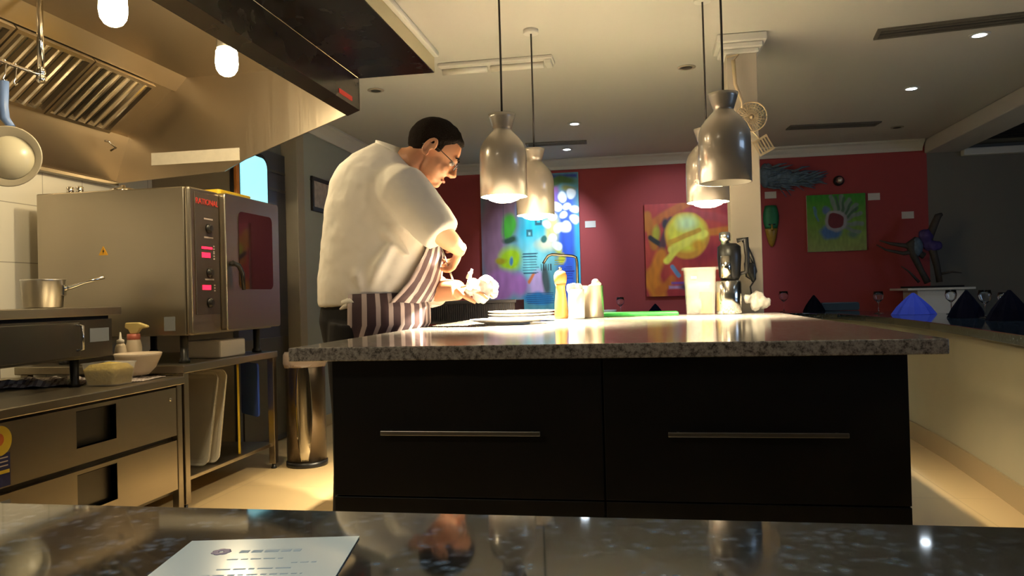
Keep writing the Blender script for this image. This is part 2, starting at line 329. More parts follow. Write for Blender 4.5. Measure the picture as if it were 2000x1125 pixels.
# ============================================================ LEFT: HOOD
HX, HY0, HY1 = -1.61, .55, 4.24
hood = thing('extraction_hood', 'large stainless steel extraction hood with baffle filters over the cooking line', 'extractor hood', (-2.4, 2.4, 2.0))
MB().box(HX-.012, HX, HY0, HY1, 2.10, CZ-.115).build('front_panel', 'frontsteel', hood, bevel=.002)
MB().prism([(HX, 2.10), (HX-.075, 2.072), (HX-.085, 2.09), (HX-.012, 2.115)], 'Y', HY0, HY1).build('drip_rim', 'frontsteel', hood)
MB().box(-2.70, HX-.012, HY0, HY1-.012, 2.37, 2.385).build('top_panel', 'steelv', hood)
MB().prism([(-2.70, 2.385), (-2.70, 2.37), (-2.776, 2.29), (-2.80, 2.30)], 'Y', HY0, HY1-.012).build('sloped_panel', 'steelv', hood)
MB().prism([(-3.094, 2.03), (-3.19, 1.765), (-3.215, 1.765), (-3.215, 2.30), (-2.80, 2.30), (-3.11, 2.035)], 'Y', HY0, HY1-.012).build('back_plenum', 'steelv', hood)
MB().prism([(HX, 2.10), (HX, 2.385), (-3.215, 2.385), (-3.215, 1.755), (-3.16, 1.755), (-2.467, 1.79), (-2.333, 1.854), (HX-.085, 2.075)], 'Y', HY1-.012, HY1).build('end_cheek', 'steelv', hood)
# gutter along the back bottom
MB().box(-3.215, -3.165, HY0, HY1-.02, 1.735, 1.757).build('grease_gutter', 'steel', hood, bevel=.003)
# filters: baffles running down the slope
A = Vector((-2.780, 0, 2.286)); B = Vector((-3.090, 0, 2.034)); dn = (B-A); nrm = Vector((-dn.z, 0, dn.x)).normalized()
if nrm.z > 0: nrm = -nrm
def slope(t, y, h): return Vector((0, y, 0))+A+dn*t+nrm*h
fy = 4.02; fw_ = .49
while fy-fw_ > .6:
    mb = MB()
    def sb(t0, t1, ya, yb, h0, h1): mb.add([slope(t, y, h) for h in (h0, h1) for y in (ya, yb) for t in (t0, t1)], [(0, 2, 3, 1), (4, 5, 7, 6), (0, 1, 5, 4), (2, 6, 7, 3), (0, 4, 6, 2), (1, 3, 7, 5)])
    sb(.0, .05, fy-fw_, fy, .004, .03); sb(.95, 1, fy-fw_, fy, .004, .03); sb(.05, .95, fy-fw_, fy-fw_+.018, .004, .03); sb(.05, .95, fy-.018, fy, .004, .03)
    fo = mb.build('baffle_filter', 'steelv', hood)
    mb = MB(); n = 6; p = (fw_-.05)/n
    for k in range(n):
        ya = fy-fw_+.025+k*p
        rings = [[slope(t, ya+p*u, h) for u, h in ((.08, .006), (.2, .028), (.32, .034), (.5, .034), (.62, .028), (.72, .006))] for t in (.05, .95)]
        mb.loft(rings, smooth=False)
    mb.build('baffle', 'steelp', fo); MB_ = MB(); mb = MB()
    mb.add([slope(t, y, .0035) for y in (fy-fw_+.01, fy-.01) for t in (.02, .98)], [(0, 1, 3, 2)]); mb.build('backing', 'steel_dark', fo, solid=.001)
    fy -= fw_+.012
# handle like catch on plenum, label strip, badge
MB().tube([(-3.07, 3.98, 1.96), (-3.045, 3.98, 1.955), (-3.045, 4.04, 1.93), (-3.08, 4.04, 1.915)], .006, 8).build('catch', 'steelp', hood)
lb = MB().box(-2.945, -2.365, HY1-.016, HY1-.0125, 1.850, 1.925).build('label_strip', 'label', hood); lb['label'] = 'long cream paper label strip'
MB().box(HX, HX+.003, 3.93, 4.12, 2.125, 2.15).build('badge', 'redtxt', hood)
# lamps in the hood
def hoodlamp(px, py, label):
    p = at(px, py, 'Z', 2.135); t = thing('hood_lamp', label, 'lamp', (p.x, p.y, 2.16), group='glass jar lamps inside the hood')
    MB().lathe([(.06, 2.369), (.06, 2.33), (.045, 2.31), (.045, 2.20)], (p.x, p.y, 0), 24).build('lamp_base', 'steel', t)
    MB().lathe([(.04, 2.20), (.049, 2.185), (.052, 2.13), (.047, 2.10), (.034, 2.08), (.018, 2.071), (.002, 2.068)], (p.x, p.y, 0), 24).build('glass_jar', 'hoodbulb', t)
    lamp('hood_lamp_light', 'POINT', (p.x, p.y, 2.03), 15, WARM, t, shadow_soft_size=.05)
hoodlamp(443, 122, 'glowing jar lamp inside the hood, the one nearer the chef')
hoodlamp(221, 18, 'glowing jar lamp inside the hood at the top edge, left of the other lamp')
# duct box
db = thing('duct_box', 'dark stainless duct cover boxed against the ceiling beside the hood', 'duct', (-1.38, 2.4, 2.29))
MB().box(HX, -1.157, HY0, HY1, 2.285, CZ-.002).build('casing', 'frontsteel', db, bevel=.003)
MB().box(-1.157, -1.155, HY0, HY1-.002, 2.288, CZ-.004).build('side_panel', 'beige', db)
MB().box(-1.155, -1.12, HY0, HY1-.02, CZ-.035, CZ-.002).build('edge_trim', 'cornice', db, bevel=.01)

# pot rail, hooks and pan
pr = thing('pot_rail', 'thin steel pot rail on a hanger rod under the hood', 'rail', (-2.625, 2.4, 2.03))
MB().tube([(-2.625, 1.2, 2.035), (-2.625, 3.01, 2.035)], .008, 10).build('bar', 'steelp', pr)
for y in (1.4, 3.0):
    MB().tube([(-2.625, y, 2.05), (-2.625, y, 2.37)], .0135, 12).build('hanger_rod', 'chrome', pr)
    MB().lathe([(.012, 2.0), (.020, 2.01), (.020, 2.028), (.014, 2.034), (.020, 2.042), (.020, 2.06), (.012, 2.07)], (-2.625, y, 0), 14).build('rod_clamp', 'chrome', pr)
def hook(x, y, z, label):
    pts = [(x-.0, y-.008, z-.010), (x, y-.013, z+.006), (x, y, z+.0125), (x, y+.013, z+.004), (x, y+.008, z-.02), (x, y+.004, z-.05), (x, y-.006, z-.07), (x, y+.004, z-.082), (x, y+.014, z-.072)]
    o = MB().tube(pts, .003, 8).build('s_hook', 'chrome'); tag(o, label, 'hook', 'steel hooks on the pot rail')
hook(-2.625, 2.80, 2.0345, 'steel hook on the rail carrying the blue-handled pan'); hook(-2.625, 2.855, 2.0345, 'empty steel hook on the rail, right beside the one carrying the pan')
pc = at(20, 308, 'Y', 2.80); pan = thing('frying_pan', 'cream frying pan with blue handle hanging from the pot rail', 'pan', (pc.x, 2.80, pc.z))
rot = Matrix.Rotation(math.radians(90), 4, 'X') @ Matrix.Rotation(0, 4, 'Z')
mt = Matrix.Rotation(math.radians(28), 4, 'Z') @ Matrix.Rotation(math.radians(90), 4, 'X')
MB().lathe([(.0, .0), (.092, .0), (.122, .035), (.127, .034), (.097, -.006), (.0, -.006)], pc, 40, mtx=mt).build('pan_body', 'panrim', pan)
MB().lathe([(.0, .001), (.0905, .001), (.0905, .003), (0, .003)], pc, 40, mtx=mt).build('pan_inside', 'paninside', pan)
hx = -2.625
MB().tube([(pc.x+.012, 2.80, pc.z+.125), (hx+.000, 2.80, pc.z+.165), (hx-.006, 2.80, pc.z+.22), (hx-.003, 2.803, 1.955)], [.014, .018, .018, .018], 14).build('handle', 'panblue', pan)
MB().tube([(pc.x+.002, 2.803, pc.z+.10), (pc.x+.012, 2.80, pc.z+.135)], .007, 8).build('rivet_bracket', 'steelp', pan)

# ============================================================ LEFT: COOKING LINE
FX = -2.21
fr = thing('drawer_fridge', 'stainless under-counter drawer fridge with two wide drawers and cut-out pulls', 'fridge', (-2.68, 2.5, 0))
MB().box(-3.17, FX-.03, 1.6, 3.33, .10, .612).build('body', 'steel_dark', fr, bevel=.003)
MB().box(-3.19, FX+.015, 1.58, 3.37, .618, .655).build('worktop', 'steel', fr, bevel=.004)
MB().box(FX-.035, FX, 3.327, 3.365, 0, .617).build('end_post', 'steel', fr, bevel=.003)
for x in (-3.12,):
    MB().box(x-.02, x+.02, 3.30, 3.34, 0, .10).build('leg', 'steel', fr, bevel=.003)
MB().box(FX-.06, FX-.02, 1.64, 1.68, 0, .10).build('leg', 'steel', fr)
def drawer(z0, z1, name):
    # front with a recessed pull opening
    ya, yb, ra, rb = 1.75, 3.318, 2.67, 2.90; zt, zb = z1-.015, z0+.065
    mb = MB(); mb.box(FX-.03, FX, ya, ra, z0, z1); mb.box(FX-.03, FX, rb, yb, z0, z1); mb.box(FX-.03, FX, ra, rb, zt, z1); mb.box(FX-.03, FX, ra, rb, z0, zb)
    d = mb.build(name, 'steel', fr)
    mb = MB(); mb.box(FX-.075, FX-.07, ra, rb, zb, zt); mb.box(FX-.075, FX-.001, ra-.003, ra, zb, zt); mb.box(FX-.075, FX-.001, rb, rb+.003, zb, zt); mb.box(FX-.075, FX-.001, ra, rb, zb-.003, zb)
    mb.build('pull_recess', 'steel_dark', d)
    MB().box(FX-.07, FX-.004, ra, rb, zt-.004, zt).build('finger_lip', 'void', d)
    if z1 > .5: MB().lathe([(.008, 0), (.010, .004), (.006, .008)], (FX, 3.27, z1-.05), 14, mtx=Matrix.Rotation(math.radians(90), 4, 'Y')).build('lock', 'chrome', d)
    return d
d1 = drawer(.380, .606, 'drawer'); d2 = drawer(.125, .357, 'drawer')
MB().box(FX-.034, FX-.031, 1.75, 3.318, .357, .380).build('gap_seal', 'void', fr)
ys = at(18, 850, 'X', FX).y
s1 = MB().box(FX, FX+.002, ys-.2, ys, .385, .50).build('sticker', 'navy', fr); s1['label'] = 'navy blue sticker with a yellow disc'
rx90 = Matrix.Rotation(math.radians(90), 4, 'Y')
MB().lathe([(.052, 0), (.052, .003)], (FX+.001, ys-.045, .545), 28, mtx=rx90).build('sticker_disc', 'stick_y', fr)
MB().lathe([(.022, 0), (.022, .0045)], (FX+.001, ys-.05, .55), 20, mtx=rx90).build('sticker_mark', 'stick_r', fr)
MB().box(FX+.002, FX+.0028, ys-.19, ys-.004, .43, .442).build('sticker_stripe', 'stick_y', fr)
for k in range(3): MB().box(FX+.002, FX+.0026, ys-.19, ys-.01, .455+k*.014, .459+k*.014).build('sticker_line', 'palemark', fr)
MB().box(FX, FX+.002, ys-.2, ys-.002, .19, .335).build('sticker', 'lblue', fr)

# salamander shelf unit
sx = -2.40; ZS = .9985
sal = thing('countertop_grill', 'dark steel countertop grill with a flat shelf top on short legs', 'grill', (-2.68, 2.4, .655))
MB().box(-3.02, sx+.012, 1.7, 3.185, ZS-.040, ZS).build('shelf_top', 'steel', sal, bevel=.004)
MB().box(-3.0, sx, 1.72, 3.135, .775, .945).build('body', 'steel_dark', sal, bevel=.004)
MB().box(-3.0, sx-.012, 1.72, 3.125, .945, ZS-.040).build('shadow_gap', 'void', sal)
dy = at(152, 650, 'X', sx).y
MB().box(sx, sx+.012, 1.8, dy-.0, .785, .935).build('oven_door', 'steel_dark', sal, bevel=.004)
MB().tube([(sx+.012, dy-.02, .925), (sx+.04, dy-.02, .920), (sx+.04, dy-.02, .82), (sx+.012, dy-.02, .815)], .006, 10).build('handle', 'chrome', sal)
MB().box(sx, sx+.002, 2.99, 3.11, .845, .905).build('rating_label', 'lblue', sal)
for y in (2.955, 1.85):
    for x in (-2.45, -2.95): MB().lathe([(.022, .656), (.022, .67), (.018, .68), (.018, .776)], (x, y, 0), 16).build('leg', 'blackp', sal)

# saucepan on top
sp = at(85, 597, 'X', -2.7); c = (-2.70, sp.y, 0)
sc_ = thing('saucepan', 'dented steel saucepan with a long handle on top of the countertop grill', 'pan', (-2.7, sp.y, ZS))
MB().lathe([(.070, ZS+.001), (.078, ZS+.004), (.088, ZS+.122), (.092, ZS+.128), (.090, ZS+.131), (.084, ZS+.124), (.074, ZS+.012), (.001, ZS+.012)], c, 36).build('pot', 'aluminium', sc_)
hd = Vector((.8, .42, 0)).normalized(); q = Vector(c)+Vector((0, 0, ZS+.085))
MB().tube([q+hd*.082, q+hd*.11+zz*.008, q+hd*.17+zz*.03, q+hd*.25+zz*.052], [.012, .010, .007, .008], 10).build('handle', 'steelp', sc_)
MB().box(-.004, .006, -.022, .022, -.03, .02, Matrix.Translation(q+hd*.083) @ Matrix.Rotation(math.atan2(hd.y, hd.x), 4, 'Z')).build('bracket', 'steelp', sc_, bevel=.003)

# things on the fridge worktop
ZW = .6555
def cloth_grid(name, label, cat, corners, m, z0, amp, n=26, kind=None, parent=None):
    mb = MB(); a, b, c_, d = [Vector(p) for p in corners]; vs = []; fs = []; us = []
    for i in range(n+1):
        for j in range(n+1):
            u, v = i/n, j/n; p = (a*(1-u)+b*u)*(1-v)+(d*(1-u)+c_*u)*v
            h = abs(mn.noise(Vector((p.x*14, p.y*9, 3))))*amp+abs(mn.noise(Vector((p.x*35, p.y*22, 8))))*amp*.4
            e = min(1, 6*min(u, 1-u, v, 1-v)); vs.append(Vector((p.x, p.y, z0+.003+h*(.3+.7*e))))
    for i in range(n):
        for j in range(n):
            k = i*(n+1)+j; fs.append((k, k+n+1, k+n+2, k+1)); us.append([(i/n, j/n), ((i+1)/n, j/n), ((i+1)/n, (j+1)/n), (i/n, (j+1)/n)])
    mb.add(vs, fs, us, True); o = mb.build(name, m, solid=.003)
    return tag(o, label, cat) if label else o
cloth_grid('tea_towel', 'grey striped tea towel lying flat beneath the countertop grill', 'towel', [(-2.86, 2.76, 0), (-2.44, 2.99, 0), (-2.60, 3.24, 0), (-2.98, 3.10, 0)], 'towel', ZW, .045)
cloth_grid('tea_towel', 'striped tea towel crumpled underneath the cream bowl at the counter end', 'towel', [(-2.42, 3.04, 0), (-2.25, 3.13, 0), (-2.27, 3.33, 0), (-2.46, 3.30, 0)], 'towel', ZW, .018)
bc = (-2.345, 3.235, 0); zb = .689
o = MB().lathe([(.040, zb-.012), (.045, zb-.011), (.075, zb+.02), (.100, zb+.075), (.104, zb+.088), (.101, zb+.09), (.095, zb+.075), (.070, zb+.026), (.030, zb+.004), (.001, zb+.004)], bc, 40).build('serving_bowl', 'bowl')
tag(o, 'cream white bowl at the end of the fridge worktop', 'bowl')
fc = at(217, 752, 'Z', ZW); fx, fy2 = -2.335, 3.025
ft = thing('food_container', 'clear plastic tub of chopped yellow food beside the cream bowl', 'container', (fx, fy2, ZW))
for nm, mm, i0, z0, z1 in (('tub', 'clearp', 0, ZW+.002, ZW+.095),):
    mb = MB(); mb.loft([[Vector((fx+a*s, fy2+b*s, z)) for a, b in rrect(-.085, .085, -.075, .075, .02)] for s, z in ((.84, z0), (1, z1), (1.05, z1), (1.05, z1+.004), (.98, z1+.004), (.82, z0+.003))]); mb.build(nm, mm, ft)
mb = MB(); mb.loft([[Vector((fx+a*s, fy2+b*s, z)) for a, b in rrect(-.085, .085, -.075, .075, .02)] for s, z in ((.80, ZW+.006), (.92, ZW+.07), (.7, ZW+.09), (.1, ZW+.10))]); mb.build('chopped_food', 'food', ft, displace=(.012, .02))
# squeeze bottle and spray bottle on the rear part
for px, s, lab, sprayb in ((236, 1.0, 'small cream squeeze bottle with a pointed nozzle beside the countertop grill', 0), (262, 1.35, 'milky spray bottle with a yellow trigger head behind the squeeze bottle', 1)):
    p = at(px, 700, 'Y', 3.28 if not sprayb else 3.34); x, y = p.x, p.y
    t = thing('spray_bottle' if sprayb else 'squeeze_bottle', lab, 'bottle', (x, y, ZW)); r = .028 if not sprayb else .036; h = .17*s if not sprayb else .20
    MB().lathe([(r*.9, ZW+.001), (r, ZW+.01), (r, ZW+h*.75), (r*.8, ZW+h*.9), (r*.5, ZW+h)], (x, y, 0), 20).build('bottle_body', 'bottle', t)
    if not sprayb: MB().lathe([(r*.62, ZW+h), (r*.6, ZW+h+.012), (.006, ZW+h+.018), (.003, ZW+h+.05)], (x, y, 0), 16).build('nozzle', 'label', t)
    else:
        MB().lathe([(r*.8, ZW+h-.02), (r*.85, ZW+h-.01), (r*.8, ZW+h+.008)], (x, y, 0), 16).build('cap', 'bottle_r', t)
        mb = MB(); mb.prism([(-.04, .03), (-.035, .055), (.03, .055), (.075, .04), (.078, .03), (.04, .025), (.02, .0), (-.01, 0), (-.02, .02)], 'Y', -.014, .014); 
        for v in mb.v: v += Vector((x, y, ZW+h+.008))
        mb.build('trigger_head', 'spray', t, bevel=.005)

# oven stand
st = thing('oven_stand', 'stainless steel stand with a low shelf under the oven', 'table', (-2.65, 3.86, 0))
MB().box(-3.15, FX, 3.385, 4.345, .665, .705).build('table_top', 'steel', st, bevel=.004)
MB().box(-3.13, FX-.02, 3.40, 4.33, .135, .155).build('lower_shelf', 'steel', st, bevel=.003)
for x in (FX-.045, -3.12):
    for y in (3.392, 4.295):
        l = MB().box(x, x+.04, y, y+.04, .03, .665).build('leg', 'steel', st, bevel=.003)
        MB().lathe([(.016, 0), (.018, .004), (.012, .012), (.012, .03)], (x+.02, y+.02, 0), 14).build('foot', 'blackp', l)
MB().box(-3.0, -2.5, 3.60, 3.63, .20, .664).build('back_brace', 'steel_dark', st)

# things on the stand's shelf
def tray(y, lean, label, m, x0, x1, z0, z1, name='plastic_tray', th=.02, r=.035, cat='tray', group=None):
    mb = MB(); mtx = Matrix.Translation((0, y, z0)) @ Matrix.Rotation(lean, 4, 'X')
    poly = rrect(x0, x1, 0, z1-z0, r); n = len(poly)
    cx, cz = (x0+x1)/2, (z1-z0)/2
    def ring(s, d): return [mtx @ Vector((cx+(a-cx)*s, d, cz+(b-cz)*s)) for a, b in poly]
    mb.loft([ring(.9, 0), ring(.97, -th*.2), ring(1, -th), ring(.985, -th), ring(.95, -th*.3), ring(.87, -.0-th*.12)], smooth=False)
    o = mb.build(name, m, origin=(cx, y, z0)); return tag(o, label, cat, group)
tray(3.66, math.radians(-14), 'cloudy plastic tray leaning in front on the oven stand shelf', 'polyc', -2.80, -2.245, .158, .645, th=.035, group='trays on the oven stand')
tray(3.74, math.radians(-12), 'white plastic tray leaning between the cloudy tray and the yellow board', 'traywhite', -2.80, -2.235, .158, .65, th=.03, group='trays on the oven stand')
def board(ax, ay, bx_, by_, z0, z1, m, lab):
    d = Vector((bx_-ax, by_-ay, 0)); mtx = Matrix.Translation((ax, ay, 0)) @ Matrix.Rotation(math.atan2(d.y, d.x), 4, 'Z')
    mb = MB().prism(rrect(0, d.length, z0, z1, .02), 'Y', -.006, .006)
    for v in mb.v: v[:] = mtx @ v
    tag(mb.build('cutting_board', m, bevel=.002), lab, 'cutting board', 'boards under the oven')
board(-2.25, 3.95, -2.381, 4.18, .157, .655, 'yellow', 'yellow cutting board standing upright on the oven stand shelf, seen nearly edge-on')
board(-2.23, 4.14, -2.42, 4.29, .335, .645, 'blue', 'blue cutting board hanging under the oven stand top')
o = MB().tube([(-2.325, 4.215, .640), (-2.325, 4.215, .664)], .004, 8).build('board_hook', 'chrome'); tag(o, 'small hook carrying the blue cutting board', 'hook')

# combi oven
OY0, OY1, OZ0, OZ1 = 3.46, 4.335, .845, 1.585
ov = thing('combi_oven', 'stainless steel combi steam oven with a windowed door and red displays', 'oven', (-2.64, 3.9, .705))
MB().box(-3.07, FX-.03, OY0, OY1, OZ0, OZ1).build('body', 'steel', ov, bevel=.006)
PY = 3.735
MB().box(FX-.03, FX, OY0, PY-.006, OZ0, OZ1).build('control_column', 'steel', ov, bevel=.012, seg=3)
cp = MB().box(FX, FX+.004, OY0+.04, PY-.02, OZ0+.10, OZ1-.02).build('control_panel', 'ovenpanel', ov, bevel=.003)
pyc = (OY0+.04+PY-.02)/2
for z in (1.385, 1.158, 1.005):
    k = MB().lathe([(.024, 0), (.023, .012), (.017, .014), (.015, .022)], (FX+.004, pyc+.005, z), 24, mtx=rx90).build('knob', 'blackp', cp)
for z, h in ((1.285, .012), (1.248, .026), (1.083, .024)):
    MB().box(FX+.004, FX+.006, pyc-.055, pyc+.04 if h < .02 else pyc+.02, z-h/2, z+h/2).build('display', 'redled', cp)
    for j in range(3): MB().box(FX+.004, FX+.0055, pyc+.05, pyc+.062, z-.02+j*.014, z-.013+j*.014).build('indicator', 'palemark', cp)
for z in (1.43, 1.335, 1.12): MB().box(FX+.004, FX+.0055, pyc-.03, pyc+.05, z, z+.008).build('scale_marks', 'palemark', cp)
tc = bpy.data.curves.new('brand_text', 'FONT'); tc.body = 'RATIONAL'; tc.size = .042; tc.extrude = .0008; tc.align_x = 'CENTER'
to = bpy.data.objects.new('brand_text', tc); COL.objects.link(to); bpy.context.view_layer.update()
me = bpy.data.meshes.new_from_object(to); bpy.data.objects.remove(to)
me.transform(Matrix.Translation((FX+.0055, pyc, 1.505)) @ Matrix.Rotation(math.radians(90), 4, 'Z') @ Matrix.Rotation(math.radians(90), 4, 'X'))
me.transform(ROOTM[ov.name].inverted()); me.materials.append(M['redtxt']); to = bpy.data.objects.new('brand_text', me); COL.objects.link(to); to.parent = cp
dr = MB().prism(rrect(PY, OY1, OZ0+.01, OZ1, .02), 'X', FX-.028, FX+.03).build('oven_door', 'steel', ov, bevel=.006)
MB().prism(rrect(PY+.13, OY1-.09, 1.075, 1.50, .035), 'X', FX+.029, FX+.033).build('window', 'ovenglass', dr)
MB().tube([(FX+.03, PY+.045, 1.21), (FX+.055, PY+.045, 1.21)], .014, 12).build('handle_mount', 'blackp', dr)
MB().tube([(FX+.055, PY+.02, 1.215), (FX+.062, PY+.07, 1.20), (FX+.066, PY+.10, 1.16), (FX+.066, PY+.11, 1.07)], [.012, .013, .012, .010], 12).build('handle', 'blackp', dr)
ps = at(202, 490, 'Y', OY0)
tri = MB().prism([(ps.x-.026, ps.z-.022), (ps.x+.026, ps.z-.022), (ps.x, ps.z+.024)], 'Y', OY0-.002, OY0).build('warning_sticker', 'warn', ov)
tri['label'] = 'orange warning triangle'
MB().prism([(ps.x-.004, ps.z-.006), (ps.x+.003, ps.z+.014), (ps.x+.002, ps.z+.002), (ps.x+.007, ps.z+.002), (ps.x-.001, ps.z-.016), (ps.x, ps.z-.004)], 'Y', OY0-.003, OY0-.002).build('lightning_mark', 'blackp', tri)
MB().box(-2.36, -2.30, OY0-.002, OY0, .87, .94).build('rating_label', 'lblue', ov)
for x in (-2.98, -2.30):
    for y in (3.53, 4.26): MB().lathe([(.028, .706), (.028, .72), (.02, .73), (.02, OZ0)], (x, y, 0), 16).build('foot', 'blackp', ov)
# on the oven stand beneath
o = MB().box(-2.47, -2.26, 3.80, 4.06, .706, .80).build('storage_box', 'traywhite', bevel=.01); tag(o, 'pale storage box tucked under the oven on its stand', 'box')
# things on top of the oven
ZO = OZ1
o = MB().prism(rrect(-2.60, -2.235, 3.78, 4.12, .02), 'Z', ZO+.001, ZO+.028).build('baking_tray', 'yellow', bevel=.003); tag(o, 'bright yellow board lying on top of the oven', 'tray')
for x, lab in ((-2.905, 'tiny metal spice pot on the oven top, the left one'), (-2.85, 'tiny metal spice pot on the oven top, the right one')):
    o = MB().lathe([(.016, ZO+.001), (.018, ZO+.004), (.018, ZO+.03), (.012, ZO+.034)], (x, 3.50, 0), 18).build('spice_pot', 'steelp'); tag(o, lab, 'jar', 'spice pots on the oven')
lx = at(232, 360, 'Y', 3.52).x
o = MB().lathe([(.065, ZO+.001), (.068, ZO+.006), (.05, ZO+.018), (.012, ZO+.026), (.012, ZO+.036), (.002, ZO+.038)], (lx, 3.55, 0), 30).build('steel_pot_lid', 'steelp'); tag(o, 'shiny steel pot lid lying on top of the oven', 'dish')  # pot lid with a small knob on top
MBx = None

# bin
bx, by = -2.07, 4.42
bn = thing('waste_bin', 'tall half-round brushed steel waste bin with a bag folded over its rim', 'bin', (bx, by, 0))
def hr(r, n=20): return [(math.cos(a)*r, math.sin(a)*r) for a in [math.pi*2*k/n for k in range(n)]]
mb = MB(); mb.loft([[Vector((bx+a*s, by+b*s, z)) for a, b in hr(.118, 36)] for s, z in ((1, .03), (1, .66), (.97, .665))]); mb.build('bin_body', 'binb', bn)
mb = MB(); rings = []
for k in range(13):
    t = k/12; z = .045+t*.615; wdt = .17+.25*math.sin(math.pi*t)**.8
    rings.append([Vector((bx+math.cos(a)*.121, by+math.sin(a)*.121, z)) for a in [-1.25+wdt*(-1+2*j/10) for j in range(11)]])
mb.loft(rings, closed=False); mb.build('front_strip', 'steelp', bn, solid=.004)
MB().lathe([(.122, 0), (.124, .004), (.124, .03), (.118, .032)], (bx, by, 0), 36).build('bin_base', 'blackp', bn)
bg = MB(); bg.lathe([(.122, .60), (.130, .625), (.128, .675), (.118, .69), (.10, .685), (.095, .64)], (bx, by, 0), 40, caps=False); bg.build('bag_rim', 'binw', bn, solid=.003, displace=(.02, .06))

# ============================================================ LEFT WALL
def picture(ya, yb, z0, z1, label):
    t = thing('picture_frame', label, 'picture', (WX, (ya+yb)/2, z0), group='framed pictures on the left wall')
    mb = MB(); e = .03; x0, x1 = WX+.0005, WX+.022
    mb.box(x0, x1, ya, yb, z0, z0+e); mb.box(x0, x1, ya, yb, z1-e, z1); mb.box(x0, x1, ya, ya+e, z0+e, z1-e); mb.box(x0, x1, yb-e, yb, z0+e, z1-e); mb.build('frame', 'frame', t, bevel=.004)
    MB().box(x0, WX+.012, ya+e-.002, yb-e+.002, z0+e-.002, z1-e+.002).build('print', 'print', t)
picture(5.585, 5.965, 1.70, 1.97, 'dark framed print on the grey wall, left of the chef and fully visible')
picture(6.14, 6.75, 1.65, 2.13, 'dark framed picture on the grey wall partly hidden behind the shoulder of the chef')
p = at(625, 568, 'X', WX)
sw = thing('light_switch', 'small pale switch plate low on the grey wall beside the chef', 'switch', (WX, p.y, p.z))
MB().box(WX+.0005, WX+.008, p.y-.035, p.y+.035, p.z-.055, p.z+.055).build('plate', 'white', sw, bevel=.003); MB().box(WX+.008, WX+.013, p.y-.01, p.y+.01, p.z-.02, p.z+.02).build('rocker', 'white', sw, bevel=.002)
p = at(745, 262, 'Y', 6.9)
sk = thing('wall_speaker', 'round beige speaker with dark cone mounted near the ceiling behind the chef', 'speaker', (p.x, p.y, p.z))
MB().box(WX+.001, p.x, p.y-.02, p.y+.02, p.z-.02, p.z+.03).build('bracket', 'blackp', sk)
MB().ell(p, (.09, .10, .075)).build('housing', 'label', sk)
MB().lathe([(.055, 0), (.05, .02), (.02, .012)], p+Vector((.035, -.075, .0)), 24, mtx=Matrix.Rotation(math.radians(70), 4, 'X')).build('cone', 'blackp', sk)

# ============================================================ BACK WALL ART
def paint(name, label, x0, x1, z0, z1, base, marks, n=150, seed=0, warp=.028):
    t = thing(name, label, 'painting', ((x0+x1)/2, YB, z0))
    m = max(8, int(n*(z1-z0)/(x1-x0))); y = YB-.035
    mb = MB(); vs = [Vector((lerp(x0, x1, i/n), y, lerp(z1, z0, j/m))) for j in range(m+1) for i in range(n+1)]
    fs = [(j*(n+1)+i, j*(n+1)+i+1, (j+1)*(n+1)+i+1, (j+1)*(n+1)+i) for j in range(m) for i in range(n)]
    mb.add(vs, fs); o = mb.build('painted_front', 'canvas', t, weld=False)
    ca = o.data.color_attributes.new('Col', 'FLOAT_COLOR', 'POINT')
    for k in range(len(vs)):
        i, j = k % (n+1), k//(n+1); u, v = i/n, j/m
        wu = u+warp*mn.noise(Vector((u*7, v*7, seed))); wv = v+warp*mn.noise(Vector((u*7, v*7, seed+9)))
        c = list(base(wu, wv)) if callable(base) else list(base)
        for q in marks:
            kind, a = q[0], q[1:]
            if kind == 'e': cx, cy, rx, ry, rgb, soft = a; d = math.hypot((wu-cx)/rx, (wv-cy)/ry); al = max(0, min(1, (1-d)/soft+.0))
            elif kind == 'r': xa, xb, ya, yb, rgb, soft = a; al = max(0, min(1, min(u-xa, xb-u, v-ya, yb-v)/soft))
            elif kind == 'l':
                xa, ya, xb, yb, wd, rgb = a; dx, dy = xb-xa, yb-ya; tt = max(0, min(1, ((wu-xa)*dx+(wv-ya)*dy)/(dx*dx+dy*dy))); d = math.hypot(wu-xa-tt*dx, wv-ya-tt*dy); al = max(0, min(1, (1-d/wd)*2))
            elif kind == 'ring': cx, cy, r, wd, rgb = a; d = abs(math.hypot(u-cx, v-cy)-r); al = max(0, min(1, (1-d/wd)*2))
            elif kind == 'h': xa, xb, ya, yb, per, rgb = a; al = 1 if (xa+.02*mn.noise(Vector((v*60, 0, 0))) < u < xb+.05*mn.noise(Vector((v*80, 3, 0))) and ya < v < yb and (v*per) % 1 < .35) else 0
            elif kind == 'v': xa, xb, ya, yb, per, rgb = a; al = 1 if (xa < u < xb and ya < v < yb and (u*per) % 1 < .4) else 0
            if al > 0: c = [c[z]*(1-al)+rgb[z]*al for z in range(3)]
        g = 1+.22*mn.noise(Vector((u*22, v*9, seed+3)))
        ca.data[k].color = (*[max(0, min(1, x*g)) for x in c], 1)
    MB().box(x0, x1, y+.0005, YB-.0005, z0, z1).build('stretcher', 'white', t)
    return t
W = (.85, .92, .95)
ov_ = [(.83, .17), (.93, .15), (.78, .24), (.88, .24), (.72, .31), (.84, .31), (.95, .35), (.66, .38), (.86, .40), (.74, .47), (.78, .53), (.96, .27), (.79, .40)]
